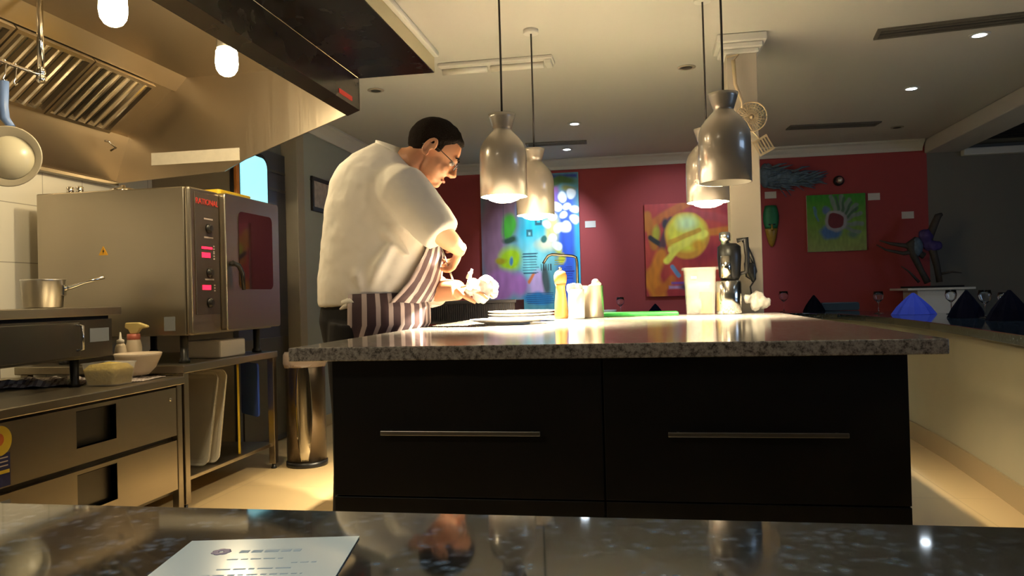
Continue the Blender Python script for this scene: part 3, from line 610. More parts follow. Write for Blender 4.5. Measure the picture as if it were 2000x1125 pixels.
m1 = [('e', .3, .2, .35, .35, (.22, .12, .16), .6), ('e', .12, .5, .2, .5, (.26, .13, .22), .5), ('e', .72, .15, .10, .18, (.35, .12, .42), .4), ('r', .58, 1, 0, .05, (.02, .05, .35), .02), ('e', .82, .06, .2, .045, (.06, .16, .03), .5), ('e', .9, .12, .1, .03, (.2, .2, .02), .6),
      ('r', .74, 1, .12, .99, (.02, .10, .62), .08), ('r', .94, 1.02, .3, .95, (.02, .40, .65), .03), ('e', .28, .38, .10, .12, (.05, .34, .02), .4), ('e', .30, .48, .10, .03, (.01, .06, .03), .5), ('e', .44, .32, .10, .20, (.08, .20, .32), .5), ('e', .55, .42, .20, .28, (.02, .55, .72), .5), ('e', .55, .62, .22, .22, (.25, .75, .78), .6),
      ('e', .30, .62, .15, .12, (.36, .58, 0), .5), ('e', .20, .62, .08, .03, (.35, .28, 0), .5), ('e', .30, .63, .02, .04, (.05, .2, .35), .5), ('e', .2, .80, .22, .14, (.36, .14, .38), .4), ('e', .38, .82, .10, .12, (.42, .16, .46), .5), ('e', .72, .42, .10, .16, (.75, .70, .25), .5), ('e', .66, .52, .14, .06, (.80, .82, .55), .6), ('e', .78, .55, .05, .04, (.6, .62, .05), .5),
      ('e', .56, .80, .13, .12, (.62, .42, .72), .4), ('l', .46, .78, .52, .72, .02, (.75, .20, .05)), ('e', .66, .78, .05, .14, (.06, .10, .10), .5), ('v', .60, .72, .66, .71, 40, (.02, .03, .04)), ('h', .42, .56, .58, .74, 50, (.02, .10, .16)), ('h', .84, .92, .68, .78, 60, (.01, .02, .25)), ('e', .8, .62, .06, .05, (.62, .6, .02), .5), ('h', .74, .84, .58, .68, 60, (.3, .3, .02)),
      ('e', .57, .91, .17, .06, (.02, .25, .55), .35), ('h', .45, .72, .86, .96, 70, (.01, .06, .2)), ('v', .22, .24, .2, .5, 30, (.1, .08, .12)),
      ('r', .55, .63, .30, .38, (.01, .12, .16), .008), ('r', .57, .61, .32, .36, (.03, .55, .65), .008), ('r', .46, .53, .40, .46, (.02, .16, .2), .008), ('r', .48, .51, .42, .45, (.3, .7, .75), .008), ('e', .64, .49, .04, .03, (.02, .15, .12), .3)]+[('e', a, b, .055, .038, W, .25) for a, b in ov_]
P1 = (-1.70, -.662, .84, 2.265)
paint('abstract_painting', 'large bright cyan and green abstract painting with white oval spots', *P1, (.10, .35, .42), m1, seed=1)
def b2(u, v): 
    k = .5+.5*math.sin(9*(u*.5-v)+3*mn.noise(Vector((u*3, v*3, 4)))); return (lerp(.34, .50, k), lerp(.015, .05, k), lerp(.03, .03, k))
Yl = (.66, .60, .06)
m2 = [('l', .0, .25, .5, .0, .06, (.5, .12, .01)), ('l', .03, .12, .1, .45, .06, (.5, .16, .01)), ('e', .13, .32, .06, .12, (.40, .36, .02), .5), ('e', .24, .22, .06, .08, (.03, .02, .03), .5), ('l', .06, .36, .17, .44, .035, (.02, .02, .02)), ('l', .30, .18, .18, .5, .05, (.10, .03, .04)),
      ('l', .18, .55, .05, .85, .09, (.62, .20, .01)), ('l', .06, .78, .14, .99, .11, (.62, .20, .01)), ('l', .14, .95, .3, .82, .06, (.55, .14, .01)), ('l', .72, .33, .99, .30, .05, (.60, .17, .01)), ('l', .5, .1, .95, .2, .06, (.42, .05, .05)),
      ('e', .48, .355, .265, .265, (.66, .30, .02), .10), ('e', .47, .32, .25, .23, (.74, .70, .05), .25), ('e', .48, .22, .16, .12, (.62, .80, .38), .7), ('l', .28, .42, .62, .30, .035, (.62, .34, .02)), ('l', .30, .50, .68, .34, .05, (.85, .78, .10)), ('l', .24, .62, .40, .46, .045, (.80, .74, .08)), ('e', .60, .46, .1, .08, (.70, .34, .01), .6),
      ('l', .30, .68, .38, .78, .03, (.12, .25, .42)), ('r', .28, .44, .84, .88, (.10, .06, .42), .02), ('r', .25, .46, .88, .93, (.38, .25, .45), .02), ('e', .46, .9, .1, .05, (.06, .02, .06), .6)]
paint('planet_painting', 'red and orange canvas with a large yellow planet-like sphere', .004, .876, .955, 1.895, b2, m2, seed=2, warp=.010)
def b3(u, v): return (lerp(.02, .26, v), lerp(.26, .33, v), lerp(.005, .10, v*v))
pet = []
for a in (5, 25, 45, 65, 88, -20, -40): pet.append(('l', .49+.17*math.cos(math.radians(a)), .47-.17*math.sin(math.radians(a)), .49+.44*math.cos(math.radians(a+12)), .47-.44*math.sin(math.radians(a+12)), .045, (.17, .23, .19)))
for a in (15, 35, 55, 75): pet.append(('l', .49+.2*math.cos(math.radians(a)), .47-.2*math.sin(math.radians(a)), .49+.42*math.cos(math.radians(a+14)), .47-.42*math.sin(math.radians(a+14)), .03, (.05, .12, .06)))
m3 = [('e', .40, .66, .22, .16, (.05, .14, .36), .4), ('e', .33, .28, .09, .10, (.08, .14, .30), .5), ('l', .12, .22, .2, .45, .03, (.08, .22, .30)), ('e', .78, .7, .12, .1, (.10, .20, .14), .6)]+pet+[('e', .49, .47, .205, .205, (.30, .30, .32), .15), ('e', .49, .47, .145, .145, (.13, .008, .012), .08)]
paint('flower_painting', 'square green canvas with a blue and white flower around a dark red disc', 1.581, 2.125, 1.355, 1.912, b3, m3, seed=3)
for px, py, lab in ((1153, 438, 'small white title card right of the cyan abstract painting'), (1505, 381, 'small white title card beside the column under the driftwood fish'), (1707, 384, 'small title card at the upper right corner of the green canvas'), (1773, 420, 'small title card on the red wall above the tall driftwood sculpture')):
    p = at(px, py, 'Y', YB-.004); o = MB().box(p.x-.055, p.x+.055, YB-.006, YB-.0005, p.z-.034, p.z+.034).build('title_card', 'white', bevel=.001); tag(o, lab, 'card', 'title cards on the red wall')
p = at(1640, 352, 'Y', YB-.05); t = thing('security_camera', 'small dome camera on the red wall right of the driftwood fish', 'camera', (p.x, YB, p.z))
MB().lathe([(.05, 0), (.05, .02), (.035, .04)], (p.x, YB-.0005, p.z), 20, mtx=Matrix.Rotation(math.radians(90), 4, 'X')).build('mount', 'blackp', t); MB().ell((p.x, YB-.05, p.z), (.032, .03, .032)).build('dome', 'aluminium', t)

# driftwood fish sculpture on the wall
t = thing('driftwood_fish', 'blue-grey driftwood fish sculpture with a pointed tail on the red wall', 'sculpture', (1.45, YB, 2.0))
mb = MB(); rnd = random.Random(3)
a0 = at(1487, 345, 'Y', YB-.08); a1 = at(1608, 346, 'Y', YB-.05)
for k in range(110):
    u = rnd.random()**.8; wd = .115*(1-u)**.7*(1 if u > .1 else .9)+.012; s = lerp(a0.x, a1.x-.12, u); z = lerp(a0.z+.015, a1.z-.02, u)+rnd.uniform(-wd, wd)
    L = rnd.uniform(.08, .2); an = rnd.uniform(-.55, .45); y = YB-.03-rnd.random()*.08
    mb.tube([(s, y, z), (s+L*.5*math.cos(an), y-.015, z+L*.5*math.sin(an)+rnd.uniform(-.01, .01)), (s+L*math.cos(an), y, z+L*math.sin(an)*.8)], [.008, .011, .003], 6)
for k in range(14):
    u = k/13; mb.ell((lerp(a0.x+.04, a1.x-.16, u), YB-.06, lerp(a0.z+.01, a1.z-.02, u)+.012*math.sin(k*2.1)), (.06, .05, .105*(1-u)**.75+.018), seg=9, rn=6)
mb.build('driftwood_body', 'drift', t)
for k, (qx, qy) in enumerate(((1536, 385), (1545, 382), (1570, 372))):
    q = at(qx, qy, 'Y', YB-.09); MB().tube([(a0.x+.1+k*.06, YB-.09, a0.z-.02), q], [.009, .003], 6).build('fin_stick', 'drift', t)
mb = MB()
for k in range(5): mb.tube([(a1.x-.14, YB-.06, a1.z-.01), (a1.x+.0, YB-.06, a1.z+.03-k*.018)], [.012, .003], 6)
mb.build('tail', 'drift', t)
# mask
p = at(1507, 440, 'Y', YB-.03); t = thing('wall_mask', 'green and gold carved mask on the red wall just right of the column', 'mask', (p.x, YB, p.z))
def maskp(z0, z1, prof, m, nm):
    mb = MB(); rings = []
    for k in range(9):
        v = k/8; wv = prof(v); z = lerp(z1, z0, v); rings.append([Vector((p.x+wv*math.cos(a), YB-.002-.05*math.sin(a)*min(1, wv/.05), z)) for a in [math.pi*j/12 for j in range(13)]])
    mb.loft(rings, closed=True); mb.build(nm, m, t)
maskp(1.60, 1.83, lambda v: .055+.022*math.sin(v*3), 'mgreen', 'mask_crown'); maskp(1.42, 1.60, lambda v: .055*(1-v)**.6+.008, 'mgold', 'mask_chin')
for s in (-1, 1): MB().ell((p.x+s*.022, YB-.05, 1.64), (.013, .008, .007)).build('eye', 'blackp', t)
MB().tube([(p.x, YB-.05, 1.64), (p.x, YB-.068, 1.58)], [.006, .012], 8).build('nose', 'mgold', t)
# plinth and tall driftwood sculpture
pl = thing('plinth', 'grey white plinth with an overhanging top by the dark wall', 'plinth', (2.56, 7.62, 0))
MB().box(2.40, 2.79, 7.42, 7.82, 0, .955).build('pedestal', 'white', pl, bevel=.004); MB().box(2.30, 2.86, 7.36, 7.88, .955, .975).build('top_board', 'white', pl, bevel=.004)
t = thing('driftwood_sculpture', 'tall dark driftwood sculpture draped with purple cloth standing on the plinth', 'sculpture', (2.56, 7.6, .976))
MB().box(2.36, 2.80, 7.45, 7.75, .976, .992).build('base_board', 'void', t)
def b(px, py, y=7.6): return at(px, py, 'Y', y)
mb = MB()
for pts, r in (([(1812, 552), (1800, 530), (1785, 500), (1778, 478), (1790, 465)], [.03, .026, .032, .05, .02]), ([(1835, 551), (1830, 520), (1822, 490), (1812, 460)], [.028, .03, .035, .03]), ([(1805, 500), (1770, 480), (1740, 476), (1718, 470)], [.03, .022, .014, .005]), ([(1790, 490), (1765, 495), (1730, 488), (1712, 478)], [.025, .018, .01, .004]), ([(1812, 470), (1822, 445), (1832, 422), (1840, 418)], [.04, .035, .03, .015]), ([(1835, 535), (1860, 531), (1878, 533)], [.012, .009, .004]), ([(1795, 551), (1775, 530), (1760, 520)], [.014, .008, .004])):
    mb.tube([b(*q) for q in pts], r, 8)
mb.build('driftwood_frame', 'driftb', t); MB().ell(b(1790, 482), (.055, .05, .09)).build('knot', 'drift', t)
MB().ell(b(1808, 462), (.06, .06, .07)).ell(b(1822, 480), (.08, .05, .05)).build('draped_cloth', 'purple', t, remesh=.012, displace=(.03, .04))

# ============================================================ CEILING FITTINGS
fl = thing('ceiling_tube_light', 'white twin tube ceiling light fitting between the duct box and the pendants', 'ceiling light', (-.85, 4.49, CZ))
MB().box(-1.19, -.50, 4.43, 4.57, CZ-.022, CZ-.001).build('light_housing', 'white', fl, bevel=.006)
for x0_, x1_ in ((-1.175, -.90), (-.88, -.56)): MB().tube([(x0_, 4.50, CZ-.038), (x1_, 4.50, CZ-.038)], .019, 14).build('tube_cover', 'diffuser', fl)
MB().box(-.55, -.51, 4.44, 4.56, CZ-.045, CZ-.022).build('end_cap', 'white', fl, bevel=.006)
def linvent(xa, ya, xb, yb, wd, lab, z=CZ):
    t = thing('ceiling_vent', lab, 'vent', ((xa+xb)/2, (ya+yb)/2, z)); d = Vector((xb-xa, yb-ya, 0)); L = d.length; mtx = Matrix.Translation((xa, ya, z)) @ Matrix.Rotation(math.atan2(d.y, d.x), 4, 'Z')
    mb = MB(); mb.box(0, L, -wd/2, -wd/2+.02, -.012, -.001, mtx); mb.box(0, L, wd/2-.02, wd/2, -.012, -.001, mtx); mb.box(0, .02, -wd/2+.02, wd/2-.02, -.012, -.001, mtx); mb.box(L-.02, L, -wd/2+.02, wd/2-.02, -.012, -.001, mtx); mb.build('vent_frame', 'vent', t)
    MB().box(.02, L-.02, -wd/2+.02, wd/2-.02, -.004, -.001, mtx).build('slot', 'ventd', t)
    for k in range(2): MB().box(.02, L-.02, -wd/2+wd*(k+1)/3-.004, -wd/2+wd*(k+1)/3+.004, -.012, -.004, mtx).build('blade', 'vent', t)
linvent(1.29, 4.53, 2.25, 4.40, .17, 'long grey slotted air vent on the ceiling at the upper right')
linvent(-1.06, 7.03, -.50, 7.06, .14, 'dark slotted air vent on the ceiling above the cyan painting')
linvent(1.25, 6.96, 2.0, 7.02, .16, 'faint slotted air vent on the ceiling near the red wall, right of the column')
def downlight(px, py, on, lab):
    p = at(px, py, 'Z', CZ); t = thing('downlight', lab, 'downlight', (p.x, p.y, CZ), group='recessed ceiling downlights')
    MB().lathe([(.034, -.001), (.034, -.006), (.048, -.008), (.056, -.004), (.056, -.001)], (p.x, p.y, CZ), 28).build('trim_ring', 'white' if on else 'led_off', t)
    MB().lathe([(.001, -.006), (.033, -.007)], (p.x, p.y, CZ), 24, caps=False).build('lens', 'led' if on else 'ventd', t)
    if on:
        l = lamp('downlight_light', 'SPOT', (p.x, p.y, CZ-.03), on, COOL, t, spot_size=math.radians(115), spot_blend=.8, shadow_soft_size=.03)
downlight(1913, 67, 26, 'lit cool white downlight just below the long vent at the upper right')
downlight(1780, 172, 20, 'lit cool white downlight further back, down left of the one at the upper right')
downlight(1122, 241, 26, 'lit cool white downlight in front of the cyan painting, right of the first pendant')
downlight(1107, 291, 8, 'small lit downlight close to the red wall over the cyan painting')
downlight(734, 176, 0, 'unlit downlight beside the hood above the head of the chef')
downlight(1341, 131, 0, 'unlit downlight on the ceiling left of the column')
downlight(1752, 248, 0, 'unlit downlight near the red wall at the right')
# wash spots added without fittings to brighten the paintings and the red wall
for (lx_, ly_, tx_, tz_, e_, sz_) in ((-.75, 6.9, -1.0, 1.45, 75, 62), (.45, 6.7, .3, 1.3, 34, 80)):
    l = lamp('added_wall_wash', 'SPOT', (lx_, ly_, 2.36), e_, (.74, .86, 1), None, spot_size=math.radians(sz_), spot_blend=.8, shadow_soft_size=.03)
    l.rotation_euler = (Vector((tx_, YB, tz_))-Vector((lx_, ly_, 2.36))).to_track_quat('-Z', 'Y').to_euler()

# ============================================================ PENDANT HEAT LAMPS
def pendant(label, first=None, loc=None, on=True):
    z0 = 0
    t = thing('pendant_heat_lamp', label, 'pendant lamp', (0, 0, 0), group='pendant heat lamps over the island')
    sh = MB().lathe([(.0985, 0), (.100, .0), (.100, .175), (.097, .200), (.088, .225), (.070, .250), (.050, .270), (.040, .280), (.037, .288), (.040, .290), (.045, .305), (.054, .335), (.058, .350), (.056, .350), (.051, .335), (.001, .330)], (0, 0, 0), 48, caps=False).build('lamp_shade', 'shade', t)
    MB().lathe([(.097, .0005), (.097, .172), (.093, .198), (.066, .245), (.03, .27), (.001, .272)], (0, 0, 0), 40, caps=False).build('shade_lining', 'shade_in', t)
    MB().lathe([(.001, -.026), (.035, -.022), (.062, -.012), (.078, .004), (.080, .020), (.040, .10), (.02, .14), (.02, .20), (.001, .20)] if on else [(.001, .05), (.05, .055), (.07, .07), (.03, .12), (.02, .20), (.001, .2)], (0, 0, 0), 48).build('bulb', 'bulb' if on else 'bulb_off', t)
    MB().tube([(0, 0, .33), (.001, 0, .6), (0, 0, CZ-1.42)], .0045, 8).build('cord', 'cord', t)
    MB().lathe([(.04, CZ-1.42-.022), (.04, CZ-1.42-.001)], (0, 0, 0), 24).build('ceiling_rose', 'white', t)
    if on:
        l = lamp('pendant_light', 'SPOT', (0, 0, -.042), 400, (1, .83, .56), None, spot_size=math.radians(120), spot_blend=1.0, shadow_soft_size=.012); l.parent = t
    return t
pz = 1.42
pend = [((984, 378), 3.20, 'lit pearl pendant heat lamp nearest the chef, leftmost and largest lit one', True), ((1046, 411), 4.0, 'lit pearl pendant heat lamp directly behind the leftmost one, lower in view', True), ((1383, 401), 3.76, 'lit pearl pendant heat lamp half hidden behind the unlit front one', True), ((1417, 355), 3.10, 'unlit pearl pendant heat lamp in front of the column, bluish on one side', False)]
proto = None
for (q, Y, lab, on) in pend:
    p = at(q[0], q[1], 'Y', Y)
    if on and proto: t = copy_tree(proto); t['label'] = lab
    else:
        t = pendant(lab, on=on); proto = proto or t
    t.location = (p.x, Y, pz)
    for ch in t.children:
        if ch.type == 'LIGHT' and Y == 3.76: ch.data = ch.data.copy(); ch.data.energy = 160
for nm in ('x',): pass

# ============================================================ ISLAND
SX0, SX1, SY0, SY1, SZ = -.952, .690, 1.93, 4.365, .875
mb = MB().box(SX0, SX1, SY0, SY1, SZ-.037, SZ); o = mb.build('island_worktop', 'slab', bevel=.004, seg=3)
tag(o, 'speckled grey granite slab topping the black island', 'worktop')
def cabinet(x0, x1, lab, hx0, hx1):
    t = thing('base_cabinet', lab, 'cabinet', ((x0+x1)/2, 2.9, 0), group='black drawer cabinets under the island slab')
    MB().box(x0, x1, 2.01, 4.30, .09, SZ-.038).build('body', 'black', t); MB().box(x0+.03, x1-.03, 2.06, 4.25, 0, .09).build('kickboard', 'black', t)
    for z0, z1, hz in ((.468, SZ-.040, .641), (.095, .464, .28)):
        d = MB().box(x0+.002, x1-.002, 1.99, 2.01, z0, z1).build('drawer_front', 'black', t, bevel=.0015)
        MB().box(hx0, hx1, 1.968, 1.975, hz-.006, hz+.006).box(hx0+.02, hx0+.028, 1.975, 1.99, hz-.004, hz+.004).box(hx1-.028, hx1-.02, 1.975, 1.99, hz-.004, hz+.004).build('handle', 'aluminium', d, bevel=.0012)
xm = -.118
cabinet(-.856, xm, 'black two-drawer cabinet with bar handle, left half of the island', -.712, -.280); cabinet(xm+.001, .619, 'black two-drawer cabinet with bar handle, right half of the island', .045, .474)

# back bench with sink tap
bb = thing('prep_bench', 'stainless prep bench standing behind the island, mostly hidden', 'bench', (-.4, 4.75, 0))
MB().box(-1.25, .36, 4.46, 5.06, .80, .84).build('bench_top', 'steel', bb, bevel=.004)
for x in (-1.22, .30):
    for y in (4.49, 5.0): MB().box(x, x+.035, y, y+.035, 0, .80).build('leg', 'steel', bb)
MB().box(-1.2, .3, 4.5, 5.0, .15, .17).build('lower_shelf', 'steel', bb)
ft = thing('sink_tap', 'tall dark square-necked tap rising behind the pepper mill', 'tap', (-.33, 4.62, .84))
q0 = at(1129, 600, 'Y', 4.62); q1 = at(1127, 512, 'Y', 4.62); q2 = at(1118, 500, 'Y', 4.62); q3 = at(1078, 497, 'Y', 4.62); q4 = at(1066, 506, 'Y', 4.62); q5 = at(1061, 515, 'Y', 4.62)
MB().tube([(q0.x, 4.62, .862), q1, (q1+q2)/2+Vector((.008, 0, .01)), q2, q3, (q3+q4)/2+Vector((-.004, 0, .006)), q4, q5], .0085, 12).build('spout', 'steel_dark', ft)
MB().lathe([(.03, .8405), (.03, .86), (.015, .875)], (q0.x, 4.62, 0), 20).build('tap_base', 'chrome', ft)
MB().tube([(q0.x+.015, 4.62, .87), (q0.x+.07, 4.60, .90)], .006, 8).build('lever', 'chrome', ft)
# ribbed black crate on the bench
ct = thing('ribbed_crate', 'black ribbed plastic crate behind the forearms of the chef', 'crate', (-.85, 4.7, .84))
x0, x1 = at(826, 610, 'Y', 4.6).x, at(1010, 610, 'Y', 4.6).x; zt = at(900, 588, 'Y', 4.6).z
mb = MB(); mb.box(x0, x1, 4.52, 4.54, .842, zt); mb.box(x0, x1, 4.86, 4.88, .842, zt); mb.box(x0, x0+.02, 4.54, 4.86, .842, zt); mb.box(x1-.02, x1, 4.54, 4.86, .842, zt); mb.box(x0+.02, x1-.02, 4.54, 4.86, .842, .85); mb.build('crate_body', 'crate', ct, bevel=.003)
mb = MB(); n = 44
for k in range(n):
    xx = lerp(x0+.01, x1-.01, k/(n-1)); mb.box(xx-.003, xx+.003, 4.512, 4.52, .86, zt-.02)
mb.build('ribs', 'crate', ct)
MB().box(x0-.012, x1+.012, 4.505, 4.52, zt-.018, zt+.003).build('rim', 'crate', ct, bevel=.004)

# green board, container, blender
o = MB().box(-.30, .165, 4.12, 4.35, SZ+.0005, SZ+.019).build('cutting_board', 'green', bevel=.005); tag(o, 'green cutting board lying flat at the back of the granite slab', 'cutting board')
def onslab(px, Y): return at(px, 600, 'Y', Y).x
x = onslab(1368, 4.22); t = thing('plastic_container', 'tall clear square plastic container at the back edge of the island', 'container', (x, 4.22, SZ))
mb = MB(); R = lambda s: [Vector((x+a*s, 4.22+b*s, 0)) for a, b in rrect(-.085, .085, -.07, .07, .02)]
def zr(s, z): return [Vector((v.x, v.y, z)) for v in R(s)]
mb.loft([zr(.84, SZ+.001), zr(.97, SZ+.235), zr(1.10, SZ+.237), zr(1.10, SZ+.25), zr(.96, SZ+.25), zr(.94, SZ+.235), zr(.81, SZ+.005)]); mb.build('tub', 'clearp', t)
MB().prism(rrect(x+.0, x+.06, 4.17, 4.27, .02), 'Z', SZ+.007, SZ+.12).build('yellow_contents', 'yellow', t); MB().ell((x-.02, 4.2, SZ+.05), (.035, .03, .04)).build('blue_contents', 'lblue', t)
MB().box(x-.05, x-.02, 4.147, 4.149, SZ+.19, SZ+.205).build('sticker', 'ink', t)
x = onslab(1424, 4.2); t = thing('blender', 'steel based blender with a black jug beside the column on the island', 'blender', (x, 4.2, SZ))
MB().lathe([(.062, SZ+.001), (.066, SZ+.006), (.066, SZ+.168), (.060, SZ+.175), (.03, SZ+.178)], (x, 4.2, 0), 32).build('motor_base', 'steelp', t)
MB().lathe([(.045, SZ+.178), (.055, SZ+.20), (.062, SZ+.30), (.060, SZ+.355), (.04, SZ+.372)], (x+.01, 4.215, 0), 28).build('jug', 'blackp', t)
MB().lathe([(.029, SZ+.190), (.029, SZ+.305)], (x-.012, 4.172, 0), 24).build('steel_band', 'steelp', t)
MB().lathe([(.022, SZ+.36), (.022, SZ+.385), (.029, SZ+.388), (.029, SZ+.428), (.018, SZ+.434)], (x-.012, 4.2, 0), 24).build('cap', 'aluminium', t)
MB().tube([(x+.05, 4.2, SZ+.385), (x+.095, 4.2, SZ+.395), (x+.10, 4.2, SZ+.30), (x+.095, 4.2, SZ+.22), (x+.06, 4.2, SZ+.21)], [.012, .016, .013, .012, .01], 12).build('handle', 'blackp', t)
p = [at(a, b, 'Y', 4.345) for a, b in ((1450, 470), (1462, 482), (1472, 505), (1478, 530), (1470, 548), (1458, 540), (1455, 515), (1462, 495), (1474, 520), (1476, 545), (1466, 560), (1470, 585), (1480, 605))]
p = [Vector((v.x, 4.358, max(v.z, SZ+.006))) for v in p]
o = MB().tube(p, .0045, 8).build('electric_cable', 'blackp'); tag(o, 'black electric cable looped against the column', 'cable')
mb = MB()
for k in range(4):
    q = at(1466, 520+k*6, 'Y', 4.35); mb.ell((q.x+.004*k, 4.345, q.z-.01), (.028-.004*k, .014, .03))
o = mb.build('power_plug', 'blackp', remesh=.006); tag(o, 'bundled black plug hanging in the cord loop on the column', 'plug')
x = onslab(1472, 4.27)
mb = MB()
rnd = random.Random(5)
for k in range(9): mb.ell((x+rnd.uniform(-.05, .05), 4.27+rnd.uniform(-.03, .03), SZ+.035+rnd.uniform(0, .05)), (rnd.uniform(.02, .045), .03, rnd.uniform(.02, .035)))
o = mb.build('plastic_bag', 'polyc', remesh=.008, displace=(.02, .02)); tag(o, 'crumpled clear plastic bag at the foot of the column', 'bag')

# pepper mill, white cylinder that paints the lit side of the steel pot, steel pot
x = onslab(1096, 3.97); t = thing('pepper_mill', 'tall pale wooden pepper mill standing on the island', 'pepper mill', (x, 3.97, SZ))
MB().lathe([(.034, SZ+.001), (.036, SZ+.01), (.034, SZ+.05), (.030, SZ+.10), (.025, SZ+.145), (.024, SZ+.165), (.029, SZ+.180)], (x, 3.97, 0), 28).build('mill_body', 'wood', t)
MB().lathe([(.029, SZ+.181), (.033, SZ+.20), (.034, SZ+.222), (.026, SZ+.242), (.012, SZ+.25)], (x, 3.97, 0), 28).build('mill_head', 'wood', t)
MB().lathe([(.006, SZ+.25), (.010, SZ+.256), (.010, SZ+.264), (.004, SZ+.268)], (x, 3.97, 0), 16).build('top_nut', 'steelp', t)
x = onslab(1126, 3.88); t = thing('pot_lit_side', 'white cylinder standing for the lit side of the steel pot, topped with crumpled white towels, beside the pepper mill', 'jar', (x, 3.88, SZ))
MB().lathe([(.038, SZ+.001), (.041, SZ+.006), (.041, SZ+.150), (.037, SZ+.150), (.036, SZ+.01), (.001, SZ+.008)], (x, 3.88, 0), 28).build('lit_side_body', 'plate', t)
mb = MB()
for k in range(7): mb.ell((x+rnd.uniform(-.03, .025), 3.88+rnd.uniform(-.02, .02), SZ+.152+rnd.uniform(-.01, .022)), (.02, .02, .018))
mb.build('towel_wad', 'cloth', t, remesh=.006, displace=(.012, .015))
x = onslab(1153, 4.03); t = thing('steel_pot', 'brushed steel cylinder pot right of the white cylinder that is its lit side on the island', 'pot', (x, 4.03, SZ))
MB().lathe([(.066, SZ+.001), (.070, SZ+.005), (.070, SZ+.165), (.073, SZ+.168), (.067, SZ+.168), (.066, SZ+.01), (.001, SZ+.008)], (x, 4.03, 0), 36).build('pot_body', 'steel', t)
o = MB().ell((x+.03, 4.03, SZ+.185), (.02, .02, .018)).ell((x+.045, 4.03, SZ+.175), (.016, .02, .012)).ell((x+.02, 4.04, SZ+.165), (.03, .03, .01)).build('towel_wad', 'cloth', t, remesh=.005)

# plates
def platep(c, r, z, lab):
    o = MB().lathe([(.001, z+.004), (r*.55, z+.004), (r*.62, z+.006), (r*.98, z+.020), (r, z+.023), (r*.985, z+.0245), (r*.66, z+.012), (r*.55, z+.009), (.001, z+.009)], (c[0], c[1], 0), 56, caps=False)
    o.lathe([(r*.50, z+.0005), (r*.56, z+.0005), (r*.60, z+.006), (r*.5, z+.005)], (c[0], c[1], 0), 56, caps=False)
    o = o.build('dinner_plate', 'plate', weld=True); tag(o, lab, 'plate', 'white plates under the heat lamps')
c1 = at(992, 600, 'Y', 3.34); platep((c1.x, 3.34), .172, SZ+.0005, 'large white plate on the island, the one closest to the front')
c2 = at(1018, 600, 'Y', 3.72)
for k, lab in enumerate(('white plate at the back, bottom of the stack of three', 'white plate at the back, middle of the stack of three', 'white plate at the back, topmost of the stack of three')): platep((c2.x, 3.72), .165, SZ+.0005+k*.0135, lab)

# ============================================================ FRONT COUNTER AND CURVED BAR
BZ = .79
cn = thing('bar_counter', 'polished dark granite counter in the foreground', 'counter', (-.4, .3, 0))
MB().box(-2.6, 1.42, -.25, .729, BZ-.04, BZ).build('stone_slab', 'bar', cn, bevel=.004, seg=3)
MB().box(-2.55, 1.40, -.05, .55, .0, BZ-.042).build('counter_front', 'black', cn)
inner = [(1.43, .74), (1.43, 1.8), (1.44, 2.6), (1.47, 3.33), (1.53, 4.0), (1.58, 4.7), (1.60, 5.4), (1.58, 6.0), (1.50, 6.5), (1.30, 6.85), (.95, 7.0), (.4, 7.05), (-1.0, 7.05), (-1.9, 7.05)]
def offs(pts, d):
    out = []
    for i, p in enumerate(pts):
        a = Vector(pts[max(i-1, 0)]); b_ = Vector(pts[min(i+1, len(pts)-1)]); t_ = (b_-a).normalized(); n = Vector((t_.y, -t_.x)); out.append((p[0]+n.x*d, p[1]+n.y*d))
    return out
def ribbon(d0, d1, z0, z1):
    a, b_ = offs(inner, d0), offs(inner, d1); rings = [[Vector((a[i][0], a[i][1], z0)), Vector((b_[i][0], b_[i][1], z0)), Vector((b_[i][0], b_[i][1], z1)), Vector((a[i][0], a[i][1], z1))] for i in range(len(inner))]
    return MB().loft(rings, smooth=False)
cb = thing('curved_bar', 'curved bar with dark granite top and cream kitchen-side panel', 'bar', (1.8, 4.5, 0))
ribbon(0, .62, BZ-.045, BZ).build('bar_top', 'bar', cb, bevel=.003)
ribbon(.09, .2, 0, BZ-.046).build('bar_panel', 'beige', cb); ribbon(.075, .089, 0, .115).build('skirting', 'skirt', cb)

# menu sheet
A_, B_ = Vector((-.400, .619, 0)), Vector((-.255, .646, 0)); U = (B_-A_).normalized(); V = Vector((U.y, -U.x, 0)).normalized()
mz = Matrix(((U.x, V.x, 0, A_.x), (U.y, V.y, 0, A_.y), (0, 0, 1, BZ+.0005), (0, 0, 0, 1)))
mn_ = thing('menu_sheet', 'laminated white menu sheet lying on the dark counter', 'menu', (A_.x, A_.y, BZ))
MB().box(0, .1475, 0, .21, 0, .0012, mz).build('paper', 'menu', mn_, bevel=.0003)
mb = MB(); rnd = random.Random(11)
def words(y, x0, x1, h):
    x = x0
    while x < x1:
        wl = rnd.uniform(.004, .012); mb.box(x, min(x+wl, x1), y, y+h, .0012, .0014, mz); x += wl+.0025
words(.031, .054, .105, .006)
for y, a, b_ in ((.052, .05, .095), (.063, .105, .125), (.075, .05, .11), (.088, .04, .12), (.10, .05, .10), (.115, .03, .12), (.13, .04, .11)): words(y, a, b_, .002)
mb.build('printed_lines', 'ink', mn_)
mb = MB()
for a in range(7):
    an = a*2*math.pi/7; mb.ell((mz @ Vector((.038+.005*math.cos(an), .033+.005*math.sin(an), .0013))), (.0035, .0035, .0002), seg=10, rn=4)
mb.build('printed_logo', 'inkp', mn_)

